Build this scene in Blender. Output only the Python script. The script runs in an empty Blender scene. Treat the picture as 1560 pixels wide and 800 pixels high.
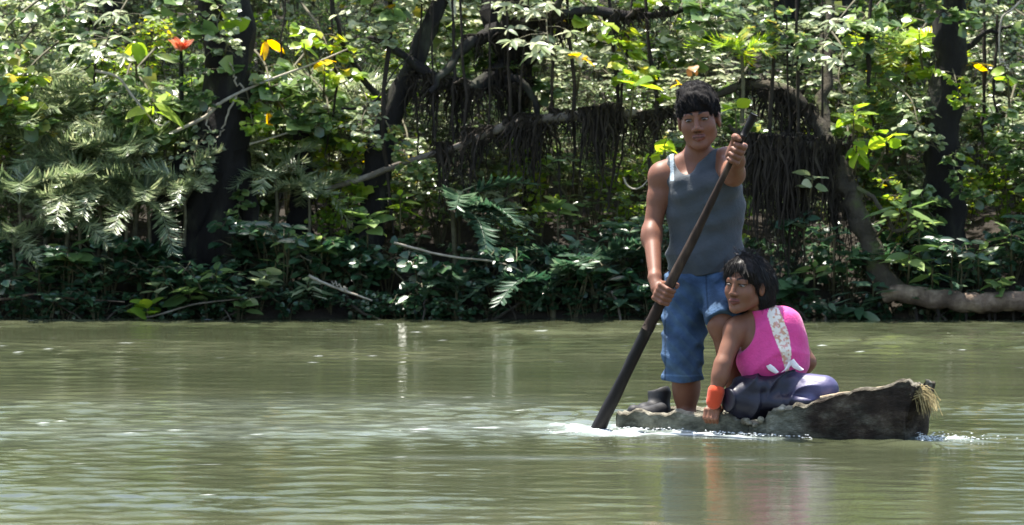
import bpy, math, random
import numpy as np
from mathutils import Vector, Matrix, Euler

# ------------------------------------------------------------------ camera, sky, sun, exposure
scene = bpy.context.scene
COL = scene.collection
FPX, CAMH, HOR = 5250.0, 1.4, 165.0          # focal length in photo pixels, eye height, horizon row
cam_data = bpy.data.cameras.new("camera")
cam = bpy.data.objects.new("camera", cam_data)
COL.objects.link(cam)
scene.camera = cam
cam.location = (0, 0, CAMH)
cam.rotation_euler = (math.radians(90), 0, 0)
cam_data.sensor_width = 36.0
cam_data.lens = FPX / 1560 * 36
cam_data.shift_y = -(400 - HOR) / 1560
cam_data.clip_end = 2000
cam_data.dof.use_dof = True
cam_data.dof.focus_distance = 15.0
cam_data.dof.aperture_fstop = 8.0

SUN_EL, SUN_AZ = math.radians(74), math.radians(-42)   # azimuth from +Y (the far bank) toward +X
to_sun = Vector((math.sin(SUN_AZ) * math.cos(SUN_EL), math.cos(SUN_AZ) * math.cos(SUN_EL), math.sin(SUN_EL)))
world = bpy.data.worlds.new("World")
scene.world = world
world.use_nodes = True
wn = world.node_tree
for n in list(wn.nodes):
    wn.nodes.remove(n)
sky = wn.nodes.new("ShaderNodeTexSky")
sky.sky_type = 'NISHITA'
sky.sun_disc = False
sky.sun_elevation = SUN_EL
sky.sun_rotation = SUN_AZ % (2 * math.pi)
sky.air_density = 1.2
sky.dust_density = 2.0
bg = wn.nodes.new("ShaderNodeBackground")
bg.inputs["Strength"].default_value = 0.12
wo = wn.nodes.new("ShaderNodeOutputWorld")
wn.links.new(sky.outputs[0], bg.inputs[0])
wn.links.new(bg.outputs[0], wo.inputs[0])
sun_data = bpy.data.lights.new("sun", 'SUN')
sun_data.energy = 5.0
sun_data.angle = math.radians(0.53)
sun_data.color = (1.0, 0.95, 0.86)
sun = bpy.data.objects.new("sun", sun_data)
COL.objects.link(sun)
sun.rotation_euler = (-to_sun).to_track_quat('-Z', 'Y').to_euler()
sun.location = (-6, 20, 30)

scene.view_settings.view_transform = 'Standard'
scene.view_settings.look = 'None'
scene.view_settings.gamma = 1.0
scene.view_settings.exposure = 1.68
scene.view_settings.use_curve_mapping = False
scene.render.engine = 'CYCLES'
cy = scene.cycles
cy.use_denoising = True
try:
    cy.denoiser = 'OPENIMAGEDENOISE'
except Exception:
    pass
cy.max_bounces = 7
cy.diffuse_bounces = 4
cy.glossy_bounces = 3
cy.transmission_bounces = 5
cy.transparent_max_bounces = 6
cy.caustics_reflective = False
cy.caustics_refractive = False
cy.sample_clamp_indirect = 6.0

rng = np.random.default_rng(11)
random.seed(11)


def P(px, py, Y):
    """a point of the place from its photo bearing and its distance"""
    return np.array([(px - 780) * Y / FPX, Y, CAMH - (py - HOR) * Y / FPX])


# ------------------------------------------------------------------ helpers
def unit(v):
    v = np.asarray(v, float)
    return v / (np.linalg.norm(v) + 1e-12)


def mesh_np(name, V, F, mat=None, smooth=True, attrs=None, cols=None):
    """V (n,3), F: (m,k) array or list of such arrays"""
    me = bpy.data.meshes.new(name)
    V = np.asarray(V, np.float32)
    Fs = F if isinstance(F, (list, tuple)) else [F]
    Fs = [np.asarray(f, np.int32) for f in Fs if len(f)]
    me.vertices.add(len(V))
    me.vertices.foreach_set("co", V.ravel())
    loops = np.concatenate([f.ravel() for f in Fs])
    tot = np.concatenate([np.full(len(f), f.shape[1], np.int32) for f in Fs])
    start = np.concatenate([[0], np.cumsum(tot)[:-1]]).astype(np.int32)
    me.loops.add(len(loops))
    me.loops.foreach_set("vertex_index", loops)
    me.polygons.add(len(tot))
    me.polygons.foreach_set("loop_start", start)
    me.polygons.foreach_set("loop_total", tot)
    if smooth:
        me.polygons.foreach_set("use_smooth", np.ones(len(tot), bool))
    me.update(calc_edges=True)
    me.validate()
    if attrs:
        for k, a in attrs.items():
            at = me.attributes.new(k, 'FLOAT', 'POINT')
            at.data.foreach_set("value", np.asarray(a, np.float32))
    if cols is not None:
        at = me.attributes.new("Col", 'FLOAT_COLOR', 'POINT')
        c = np.ones((len(V), 4), np.float32)
        c[:, :3] = cols
        at.data.foreach_set("color", c.ravel())
    if mat is not None:
        me.materials.append(mat)
    return me


def obj(name, me, parent=None, loc=None, rot=None, scale=None):
    o = bpy.data.objects.new(name, me)
    COL.objects.link(o)
    if parent is not None:
        o.parent = parent
    if loc is not None:
        o.location = loc
    if rot is not None:
        o.rotation_euler = rot
    if scale is not None:
        o.scale = (scale,) * 3 if not hasattr(scale, '__len__') else scale
    return o


def tag(o, label=None, cat=None, group=None, kind=None):
    if label:
        o["label"] = label
    if cat:
        o["category"] = cat
    if group:
        o["group"] = group
    if kind:
        o["kind"] = kind
    return o


def thing(name, label, cat, loc=(0, 0, 0), rot=(0, 0, 0), group=None, scale=1):
    return tag(obj(name, None, None, loc, rot, scale), label, cat, group)


def child_at(name, me, parent, origin):
    """a part whose vertices are in world space, its thing standing at origin"""
    return obj(name, me, parent, tuple(-np.asarray(origin, float)))


class MB:
    def __init__(s):
        s.V, s.F3, s.F4, s.T, s.n = [], [], [], [], 0

    def add(s, V, F, tint=None):
        V = np.asarray(V, float)
        F = np.asarray(F, int) + s.n
        (s.F3 if F.shape[1] == 3 else s.F4).append(F)
        s.V.append(V)
        s.T.append(np.full(len(V), 0.5) if tint is None else np.broadcast_to(np.asarray(tint, float), (len(V),)))
        s.n += len(V)

    def mesh(s, name, mat, smooth=True):
        F = []
        if s.F3:
            F.append(np.concatenate(s.F3))
        if s.F4:
            F.append(np.concatenate(s.F4))
        return mesh_np(name, np.concatenate(s.V), F, mat, smooth, {"tint": np.concatenate(s.T)})


def spline(pts, n):
    """Catmull-Rom through pts"""
    p = np.asarray(pts, float)
    if len(p) == 2:
        t = np.linspace(0, 1, n)[:, None]
        return p[0] * (1 - t) + p[1] * t
    q = np.vstack([2 * p[0] - p[1], p, 2 * p[-1] - p[-2]])
    out = []
    for u in np.linspace(0, len(p) - 1, n):
        i = min(int(u), len(p) - 2)
        t = u - i
        a, b, c, d = q[i], q[i + 1], q[i + 2], q[i + 3]
        out.append(0.5 * ((2 * b) + (-a + c) * t + (2 * a - 5 * b + 4 * c - d) * t * t + (-a + 3 * b - 3 * c + d) * t ** 3))
    return np.array(out)


def tube(pts, radii, n=6, rough=0.0, cap=True):
    p = np.asarray(pts, float)
    m = len(p)
    r = np.interp(np.linspace(0, 1, m), np.linspace(0, 1, len(radii)), radii) if len(radii) != m else np.asarray(radii, float)
    tan = np.gradient(p, axis=0)
    tan /= np.linalg.norm(tan, axis=1)[:, None] + 1e-9
    ref = np.array([0.31, 0.9, 0.2])
    u = np.cross(tan, ref)
    u /= np.linalg.norm(u, axis=1)[:, None] + 1e-9
    v = np.cross(tan, u)
    a = np.linspace(0, 2 * np.pi, n, endpoint=False)
    rr = r[:, None] * (1 + rough * rng.uniform(-1, 1, (m, n)))
    V = p[:, None, :] + (u[:, None, :] * np.cos(a)[None, :, None] + v[:, None, :] * np.sin(a)[None, :, None]) * rr[..., None]
    V = V.reshape(-1, 3)
    i, j = np.meshgrid(np.arange(m - 1), np.arange(n), indexing='ij')
    j2 = (j + 1) % n
    F = np.stack([i * n + j, (i + 1) * n + j, (i + 1) * n + j2, i * n + j2], -1).reshape(-1, 4)
    if cap:
        V = np.vstack([V, p[:1], p[-1:]])
        c0, c1 = m * n, m * n + 1
        jj = np.arange(n)
        j2 = (jj + 1) % n
        e = (m - 1) * n
        # degenerate quads kept as quads with a doubled rim point avoided: use quads over two rim steps
        capF = []
        for q in range(0, n, 2):
            capF.append([c0, (q + 2) % n, (q + 1) % n, q])
            capF.append([c1, e + q, e + (q + 1) % n, e + (q + 2) % n])
        F = np.vstack([F, capF])
    return V, F


# ------------------------------------------------------------------ materials
def new_mat(name):
    m = bpy.data.materials.new(name)
    m.use_nodes = True
    nt = m.node_tree
    for n in list(nt.nodes):
        nt.nodes.remove(n)
    out = nt.nodes.new("ShaderNodeOutputMaterial")
    return m, nt, out


def N(nt, t, **kw):
    n = nt.nodes.new("ShaderNode" + t)
    for k, v in kw.items():
        if k in n.inputs:
            n.inputs[k].default_value = v
        else:
            setattr(n, k, v)
    return n


def ramp(nt, fac, stops):
    r = nt.nodes.new("ShaderNodeValToRGB")
    e = r.color_ramp.elements
    while len(e) < len(stops):
        e.new(0.5)
    for k, (pos, c) in enumerate(stops):
        e[k].position = pos
        e[k].color = (*c, 1)
    nt.links.new(fac, r.inputs[0])
    return r


def surf_mat(name, stops, scale=6.0, detail=6.0, rough=0.8, bump=0.4, dist=0.02, stretch=(1, 1, 1), spec=0.3, sheen=0.0, bscale=None):
    """colour noise over a few real tones with fine relief"""
    m, nt, out = new_mat(name)
    tc = N(nt, "TexCoord")
    mp = N(nt, "Mapping")
    mp.inputs["Scale"].default_value = stretch
    nt.links.new(tc.outputs["Object"], mp.inputs[0])
    ns = N(nt, "TexNoise", Scale=scale, Detail=detail, Roughness=0.62)
    nt.links.new(mp.outputs[0], ns.inputs["Vector"])
    r = ramp(nt, ns.outputs["Fac"], stops)
    b = N(nt, "BsdfPrincipled", Roughness=rough)
    b.inputs["Specular IOR Level"].default_value = spec
    if sheen:
        b.inputs["Sheen Weight"].default_value = sheen
    nt.links.new(r.outputs[0], b.inputs["Base Color"])
    n2 = N(nt, "TexNoise", Scale=bscale or scale * 4, Detail=8.0, Roughness=0.7)
    nt.links.new(mp.outputs[0], n2.inputs["Vector"])
    bp = N(nt, "Bump", Strength=bump, Distance=dist)
    nt.links.new(n2.outputs["Fac"], bp.inputs["Height"])
    nt.links.new(bp.outputs[0], b.inputs["Normal"])
    nt.links.new(b.outputs[0], out.inputs[0])
    return m


def leaf_mat(name, dark, mid, light, rough=0.36, trans=0.38, spec=0.5, yellow=None):
    """leaf tissue: waxy upper skin, light passing through, each leaf its own tone"""
    m, nt, out = new_mat(name)
    at = N(nt, "Attribute", attribute_name="tint")
    oi = N(nt, "ObjectInfo")
    mx = N(nt, "Math", operation='MULTIPLY_ADD')
    nt.links.new(oi.outputs["Random"], mx.inputs[0])
    mx.inputs[1].default_value = 0.3
    nt.links.new(at.outputs["Fac"], mx.inputs[2])
    sb = N(nt, "Math", operation='SUBTRACT')
    nt.links.new(mx.outputs[0], sb.inputs[0])
    sb.inputs[1].default_value = 0.15
    stops = [(0.0, dark), (0.5, mid), (0.88, light)]
    if yellow:
        stops.append((0.97, yellow))
    r = ramp(nt, sb.outputs[0], stops)
    tc = N(nt, "TexCoord")
    ns = N(nt, "TexNoise", Scale=28.0, Detail=3.0)
    nt.links.new(tc.outputs["Object"], ns.inputs["Vector"])
    hs = N(nt, "HueSaturation")
    mr = N(nt, "MapRange")
    mr.inputs["To Min"].default_value = 0.7
    mr.inputs["To Max"].default_value = 1.35
    nt.links.new(ns.outputs["Fac"], mr.inputs["Value"])
    nt.links.new(mr.outputs[0], hs.inputs["Value"])
    nt.links.new(r.outputs[0], hs.inputs["Color"])
    b = N(nt, "BsdfPrincipled", Roughness=rough)
    b.inputs["Specular IOR Level"].default_value = spec
    nt.links.new(hs.outputs[0], b.inputs["Base Color"])
    tr = N(nt, "BsdfTranslucent")
    h2 = N(nt, "HueSaturation", Hue=0.485, Saturation=1.1, Value=1.9)
    nt.links.new(hs.outputs[0], h2.inputs["Color"])
    nt.links.new(h2.outputs[0], tr.inputs["Color"])
    mix = N(nt, "MixShader")
    mix.inputs[0].default_value = trans
    nt.links.new(b.outputs[0], mix.inputs[1])
    nt.links.new(tr.outputs[0], mix.inputs[2])
    nt.links.new(mix.outputs[0], out.inputs[0])
    return m


def col_mat(name, rough=0.6, spec=0.3, bump=0.15, bscale=90.0, dist=0.004, sss=0.0, sheen=0.0, vary=0.2, weave=False):
    """colour from the Col attribute (dyed, pigmented or light-painted areas), plus fine variation"""
    m, nt, out = new_mat(name)
    at = N(nt, "Attribute", attribute_name="Col")
    tc = N(nt, "TexCoord")
    ns = N(nt, "TexNoise", Scale=24.0, Detail=5.0, Roughness=0.6)
    nt.links.new(tc.outputs["Object"], ns.inputs["Vector"])
    mr = N(nt, "MapRange")
    mr.inputs["To Min"].default_value = 1 - vary
    mr.inputs["To Max"].default_value = 1 + vary
    nt.links.new(ns.outputs["Fac"], mr.inputs["Value"])
    hs = N(nt, "HueSaturation")
    nt.links.new(mr.outputs[0], hs.inputs["Value"])
    nt.links.new(at.outputs["Color"], hs.inputs["Color"])
    b = N(nt, "BsdfPrincipled", Roughness=rough)
    b.inputs["Specular IOR Level"].default_value = spec
    if sss:
        b.inputs["Subsurface Weight"].default_value = sss
        b.inputs["Subsurface Radius"].default_value = (1.0, 0.35, 0.2)
        b.inputs["Subsurface Scale"].default_value = 0.008
    if sheen:
        b.inputs["Sheen Weight"].default_value = sheen
    nt.links.new(hs.outputs[0], b.inputs["Base Color"])
    n2 = N(nt, "TexNoise", Scale=bscale, Detail=6.0, Roughness=0.65)
    nt.links.new(tc.outputs["Object"], n2.inputs["Vector"])
    bp = N(nt, "Bump", Strength=bump, Distance=dist)
    nt.links.new(n2.outputs["Fac"], bp.inputs["Height"])
    nt.links.new(bp.outputs[0], b.inputs["Normal"])
    nt.links.new(b.outputs[0], out.inputs[0])
    return m


M = {}
M['leaf_mid'] = leaf_mat("leaf_mid", (0.035, 0.07, 0.022), (0.10, 0.17, 0.055), (0.22, 0.30, 0.10), rough=0.3, spec=0.7, yellow=(0.32, 0.29, 0.06))
M['leaf_lime'] = leaf_mat("leaf_lime", (0.09, 0.17, 0.025), (0.19, 0.31, 0.04), (0.33, 0.40, 0.05), trans=0.5, yellow=(0.5, 0.4, 0.02))
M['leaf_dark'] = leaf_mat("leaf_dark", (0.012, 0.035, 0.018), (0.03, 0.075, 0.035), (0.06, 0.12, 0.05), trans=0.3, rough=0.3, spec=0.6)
M['leaf_pale'] = leaf_mat("leaf_pale", (0.10, 0.145, 0.065), (0.23, 0.285, 0.15), (0.42, 0.44, 0.29), rough=0.32, spec=0.65, trans=0.40)
M['leaf_palm'] = leaf_mat("leaf_palm", (0.05, 0.08, 0.035), (0.15, 0.20, 0.10), (0.32, 0.35, 0.20), rough=0.32, spec=0.9, trans=0.3)
M['leaf_blue'] = leaf_mat("leaf_blue", (0.02, 0.06, 0.035), (0.05, 0.095, 0.055), (0.11, 0.165, 0.10), rough=0.34, spec=0.6, trans=0.3)
M['leaf_dry'] = leaf_mat("leaf_dry", (0.1, 0.05, 0.02), (0.2, 0.11, 0.04), (0.34, 0.2, 0.06), trans=0.3)
M['leaf_yellow'] = leaf_mat("leaf_yellow", (0.5, 0.33, 0.01), (0.62, 0.42, 0.01), (0.7, 0.5, 0.02), trans=0.5)
M['leaf_orange'] = leaf_mat("leaf_orange", (0.34, 0.10, 0.05), (0.45, 0.17, 0.09), (0.55, 0.3, 0.18), trans=0.45)
M['bark_dark'] = surf_mat("bark_dark", [(0.3, (0.006, 0.005, 0.005)), (0.52, (0.014, 0.012, 0.011)), (0.64, (0.040, 0.042, 0.028)), (0.75, (0.09, 0.085, 0.07))], 5, 8, 0.9, 0.9, 0.03, (1, 1, 0.35))
M['bark_grey'] = surf_mat("bark_grey", [(0.3, (0.05, 0.042, 0.034)), (0.52, (0.14, 0.12, 0.095)), (0.72, (0.3, 0.27, 0.22))], 7, 8, 0.85, 0.8, 0.02)
M['bark_moss'] = surf_mat("bark_moss", [(0.28, (0.02, 0.017, 0.013)), (0.5, (0.06, 0.05, 0.035)), (0.62, (0.07, 0.085, 0.03)), (0.8, (0.2, 0.17, 0.11))], 6, 8, 0.9, 0.9, 0.03)
M['bark_log'] = surf_mat("bark_log", [(0.3, (0.04, 0.028, 0.02)), (0.5, (0.12, 0.085, 0.06)), (0.7, (0.30, 0.23, 0.16))], 8, 8, 0.85, 0.9, 0.02)
M['stem'] = surf_mat("stem", [(0.3, (0.05, 0.045, 0.025)), (0.7, (0.12, 0.11, 0.06))], 14, 4, 0.7, 0.3, 0.005)
M['twig_pale'] = surf_mat("twig_pale", [(0.3, (0.2, 0.17, 0.13)), (0.7, (0.42, 0.38, 0.3))], 14, 4, 0.75, 0.4, 0.006)
M['moss_strand'] = surf_mat("moss_strand", [(0.3, (0.012, 0.009, 0.007)), (0.58, (0.028, 0.022, 0.016)), (0.8, (0.07, 0.06, 0.035))], 10, 5, 0.95, 0.5, 0.01)
M['soil'] = surf_mat("soil", [(0.3, (0.012, 0.009, 0.007)), (0.55, (0.026, 0.020, 0.014)), (0.75, (0.055, 0.043, 0.028))], 3, 8, 0.95, 0.9, 0.05)
# ------------------------------------------------------------------ the setting: bank, river
def smooth_noise(x, y, seed, scale):
    """value noise, bilinear with smoothstep"""
    r = np.random.default_rng(seed)
    T = r.uniform(0, 1, (64, 64))
    u, v = x / scale, y / scale
    iu, iv = np.floor(u).astype(int), np.floor(v).astype(int)
    fu, fv = u - iu, v - iv
    fu, fv = fu * fu * (3 - 2 * fu), fv * fv * (3 - 2 * fv)
    g = lambda a, b: T[a % 64, b % 64]
    return (g(iu, iv) * (1 - fu) + g(iu + 1, iv) * fu) * (1 - fv) + (g(iu, iv + 1) * (1 - fu) + g(iu + 1, iv + 1) * fu) * fv


def bank_z(x, y):
    """height of the bank"""
    e = 23.0 + 0.25 * (smooth_noise(x + 40, x * 0 + 3, 3, 0.9) - 0.5) + 0.2 * (smooth_noise(x + 40, x * 0 + 9, 4, 0.35) - 0.5)
    d = y - e
    z = np.where(d < 0, d * 0.8, 0.42 * (1 - np.exp(-d * 2.2)) + 0.16 * np.maximum(d - 0.4, 0))
    z = np.where(d > 6, 0.42 + 0.16 * 5.6 + (d - 6) * 0.28, z)
    z = np.where(d > 26, 0.42 + 0.16 * 5.6 + 20 * 0.28 + (d - 26) * 0.02, z)
    z = np.maximum(z, -1.2)
    return z + np.where(d > 0, 0.12 * (smooth_noise(x + 50, y, 5, 0.5) - 0.5), 0)


def grid_mesh(xs, ys):
    X, Y = np.meshgrid(xs, ys, indexing='xy')
    nx, ny = len(xs), len(ys)
    i, j = np.meshgrid(np.arange(nx - 1), np.arange(ny - 1), indexing='xy')
    a = j * nx + i
    F = np.stack([a, a + 1, a + nx + 1, a + nx], -1).reshape(-1, 4)
    return X.ravel(), Y.ravel(), F


def outer(core, far, n=10):
    s = core[1] - core[0]
    e = core[-1] - core[-2]
    a = core[0] - np.geomspace(s, far, n)[::-1]
    b = core[-1] + np.geomspace(e, far, n)
    return np.concatenate([a, core, b])


gx, gy, gF = grid_mesh(outer(np.arange(-9, 9.01, 0.09), 900, 14), outer(np.arange(22, 30, 0.09), 900, 14))
tag(obj("river_bank", mesh_np("river_bank", np.stack([gx, gy, np.where(gy < 21.5, -1.2, bank_z(gx, gy))], 1), gF, M['soil'])), kind="structure")

# boat line used by the ripples too: near gunwale runs from (942, 15.1 m) to (1400, 14.4 m)
BOAT_A, BOAT_B = P(960, 640, 15.25)[:2], P(1395, 640, 14.55)[:2]
POLE_W = P(910, 655, 15.0)

wx = outer(np.arange(-8.0, 8.0, 0.034), 700, 10)
wy = np.concatenate([-np.geomspace(1, 600, 12)[::-1], np.linspace(0, 8.6, 40), np.arange(8.7, 16.5, 0.0175), np.arange(16.5, 23.6, 0.030)])
qx, qy, qF = grid_mesh(wx, wy)
wr = np.random.default_rng(5)
qz = np.zeros_like(qx)
patch = 0.20 + 1.75 * smooth_noise(qx * 0.35 + 90, qy + 90, 21, 0.55) * smooth_noise(qx * 0.3 + 20, qy + 20, 22, 1.7)
patch *= 0.55 + 0.9 * smooth_noise(qx * 0.25 + 70, qy + 70, 27, 0.28)
patch *= 1 - 0.72 * np.exp(-((qx - 1.0) / 0.6) ** 2 - ((qy - 12.6) / 1.5) ** 2)    # smoother water in the lee of the boat
fine = 1 / (1 + ((np.abs(qx) > 8.2) | (qy < 8.5)) * 30)
for k in range(60):
    lam = 0.07 * (0.36 / 0.07) ** (wr.uniform(0, 1) ** 1.2)
    ang = wr.normal(0, 0.42) + math.pi / 2
    slope = 0.0175 * (lam / 0.25) ** -0.15
    kx, ky = 2 * math.pi / lam * math.cos(ang), 2 * math.pi / lam * math.sin(ang)
    warp = 0.35 * lam * np.sin(qx * 0.9 + qy * 0.35 + k)
    qz += slope * lam / (2 * math.pi) * np.sin(kx * qx + ky * (qy + warp) + wr.uniform(0, 6.28))
qz *= patch
# wake of the dugout and of the pole, trailing off to the left
bdir = unit(BOAT_B - BOAT_A)
rel = np.stack([qx - BOAT_A[0], qy - BOAT_A[1]], 1)
s_al = rel @ bdir
s_ac = rel @ np.array([-bdir[1], bdir[0]])
L_B = np.linalg.norm(BOAT_B - BOAT_A)
dist = np.hypot(np.clip(s_al, 0, L_B) - s_al, s_ac)
near = np.exp(-np.maximum(dist - 0.22, 0) / 0.22)
turb = np.zeros_like(qx)
for k in range(26):
    lam = wr.uniform(0.07, 0.22)
    a = wr.uniform(0, 2 * math.pi)
    turb += lam * np.sin(2 * math.pi / lam * (math.cos(a) * qx + math.sin(a) * qy) + wr.uniform(0, 6.28))
turb *= 0.0055 / 1.0
wake_y = 15.2 + 0.12 * (qx - 0.6)            # the churned band drifts left of the boat
wake = np.exp(-((qy - wake_y) / (0.32 + 0.10 * np.maximum(0.8 - qx, 0))) ** 2) * np.clip((1.2 - qx) / 0.6, 0, 1) * np.exp(-np.maximum(0.5 - qx, 0) / 2.2)
wake += 0.5 * np.exp(-((qy - 16.3 - 0.05 * qx) / 0.5) ** 2) * np.clip((0.5 - qx), 0, 1) * np.exp(-np.maximum(-qx, 0) / 2.0)
qz += turb * (near * 1.0 + 0.55 * wake)
# bow wave: a low ridge thrown from the stem
bw = np.hypot(qx - BOAT_B[0] - 0.03, (qy - BOAT_B[1] + 0.05))
qz += 0.014 * np.exp(-((bw - 0.14) / 0.06) ** 2)
dp = np.hypot(qx - POLE_W[0], qy - POLE_W[1])
qz += 0.006 * np.sin(dp * 42) * np.exp(-dp / 0.3)
# froth: thin, with ragged shape, plus painted glint flecks
fn = smooth_noise(qx * 0.55 + 30, qy + 30, 31, 0.09) * 0.5 + smooth_noise(qx * 0.6 + 60, qy + 60, 32, 0.04) * 0.5
near_side = np.clip((-s_ac - 0.12) / 0.05, 0, 1)
foam_glint = np.exp(-((dist - 0.27) / 0.07) ** 2) * near_side * np.clip((L_B * 0.72 - s_al) / 0.3, 0, 1) * 0.8
foam_glint += np.exp(-(((qx - BOAT_B[0] - 0.10) / 0.13) ** 2 + ((qy - BOAT_B[1] + 0.03) / 0.12) ** 2)) * 0.75
foam_glint += 0.85 * np.exp(-(((qx - POLE_W[0] - 0.12) / 0.28) ** 2 + ((qy - POLE_W[1] + 0.14) / 0.13) ** 2))
foam_glint += 0.45 * wake
foam_glint += 0.33 * np.exp(-((qy - 13.8 + 0.03 * qx) / 0.08) ** 2) * np.clip(1 - np.abs(qx - 0.2) / 1.0, 0, 1)
milk = np.clip(foam_glint, 0, 1) * (0.38 + 0.8 * (fn - 0.3))
foam_glint = np.clip((np.minimum(foam_glint, 0.85) * 0.62 + 1.0 * fn - 0.92) * 3.4, 0, 1)
foam_glint = np.maximum(foam_glint, np.clip((smooth_noise(qx * 0.45 + 11, qy + 11, 41, 0.034) - 0.955) * 30, 0, 1) * np.clip(patch * 1.6 - 0.55, 0, 1) * (fine > 0.5))  # sparse white flecks painted on the ripples to imitate sun glints
qz *= fine
qz += foam_glint * 0.004

m, nt, out = new_mat("river_water")
tc = N(nt, "TexCoord")
mp = N(nt, "Mapping")
mp.inputs["Scale"].default_value = (0.45, 1.0, 1.0)
nt.links.new(tc.outputs["Object"], mp.inputs[0])
silt = N(nt, "TexNoise", Scale=0.8, Detail=5.0, Roughness=0.6)
nt.links.new(mp.outputs[0], silt.inputs["Vector"])
sr = ramp(nt, silt.outputs["Fac"], [(0.3, (0.030, 0.036, 0.018)), (0.5, (0.044, 0.050, 0.027)), (0.7, (0.062, 0.067, 0.038))])
wb = N(nt, "BsdfPrincipled", Roughness=0.025, IOR=1.333)
wb.inputs["Specular IOR Level"].default_value = 0.5
ma = N(nt, "Attribute", attribute_name="milk")
mk = N(nt, "Mix", data_type='RGBA')
nt.links.new(ma.outputs["Fac"], mk.inputs[0])
nt.links.new(sr.outputs[0], mk.inputs[6])
mk.inputs[7].default_value = (0.34, 0.40, 0.40, 1)
nt.links.new(mk.outputs[2], wb.inputs["Base Color"])
rn = N(nt, "TexNoise", Scale=26.0, Detail=4.0, Roughness=0.6)
nt.links.new(mp.outputs[0], rn.inputs["Vector"])
bp = N(nt, "Bump", Strength=0.17, Distance=0.01)
nt.links.new(rn.outputs["Fac"], bp.inputs["Height"])
nt.links.new(bp.outputs[0], wb.inputs["Normal"])
fb = N(nt, "BsdfPrincipled", Roughness=0.55)
fb.inputs["Base Color"].default_value = (0.66, 0.70, 0.68, 1)
fa = N(nt, "Attribute", attribute_name="foam_glint")
mx = N(nt, "MixShader")
fm = N(nt, "Math", operation='MULTIPLY')
nt.links.new(fa.outputs["Fac"], fm.inputs[0])
fm.inputs[1].default_value = 0.7
nt.links.new(fm.outputs[0], mx.inputs[0])
nt.links.new(wb.outputs[0], mx.inputs[1])
nt.links.new(fb.outputs[0], mx.inputs[2])
nt.links.new(mx.outputs[0], out.inputs[0])
M['water'] = m
tag(obj("river", mesh_np("river", np.stack([qx, qy, qz], 1), qF, m, True, {"foam_glint": foam_glint, "milk": np.clip(milk, 0, 1)})), kind="structure")

# ------------------------------------------------------------------ plants
LEAF_SHAPES = {
    'oval':   ([0.0, 0.30, 0.68, 1.0], [0.42, 0.40], 0.10),
    'lance':  ([0.0, 0.28, 0.66, 1.0], [0.17, 0.15], 0.16),
    'heart':  ([0.0, 0.18, 0.62, 1.0], [0.50, 0.40], 0.12),
    'fernlet': ([0.0, 0.28, 0.66, 1.0], [0.10, 0.085], 0.2),
    'blade':  ([0.0, 0.25, 0.65, 1.0], [0.045, 0.038], 0.30),
}


def leaf_template(shape, fold=0.25):
    us, w, droop = LEAF_SHAPES[shape]
    z = lambda u: -droop * u * u
    V = [(0, 0, 0), (us[1], 0, z(us[1])), (us[2], 0, z(us[2])), (1, 0, z(1)),
         (us[1], w[0], z(us[1]) + fold * w[0]), (us[2], w[1], z(us[2]) + fold * w[1]),
         (us[1], -w[0], z(us[1]) + fold * w[0]), (us[2], -w[1], z(us[2]) + fold * w[1])]
    F = [(0, 1, 4), (1, 2, 5), (1, 5, 4), (2, 3, 5), (0, 6, 1), (1, 7, 2), (1, 6, 7), (2, 7, 3)]
    return np.array(V, float), np.array(F)


TEMPL = {k: leaf_template(k) for k in LEAF_SHAPES}


def leaves(mb, pos, direc, L, shape='oval', up=None, tint=None, r=None):
    """a batch of separate leaves"""
    r = r or rng
    T, F = TEMPL[shape]
    n = len(pos)
    d = direc / (np.linalg.norm(direc, axis=1)[:, None] + 1e-9)
    u = np.tile([0, -0.55, 0.85], (n, 1)) + r.normal(0, 0.38, (n, 3)) if up is None else up   # leaves turn to the light over the river
    s = np.cross(u, d)
    s /= np.linalg.norm(s, axis=1)[:, None] + 1e-9
    w = np.cross(d, s)
    L = np.broadcast_to(L, (n,))
    wid = r.uniform(0.8, 1.2, n)
    V = pos[:, None, :] + L[:, None, None] * (T[None, :, 0, None] * d[:, None, :] + wid[:, None, None] * T[None, :, 1, None] * s[:, None, :] + T[None, :, 2, None] * w[:, None, :])
    FF = F[None] + (np.arange(n) * len(T))[:, None, None]
    t = r.uniform(0.1, 0.9, n) if tint is None else np.broadcast_to(tint, (n,))
    mb.add(V.reshape(-1, 3), FF.reshape(-1, 3), np.repeat(t, len(T)))


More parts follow.
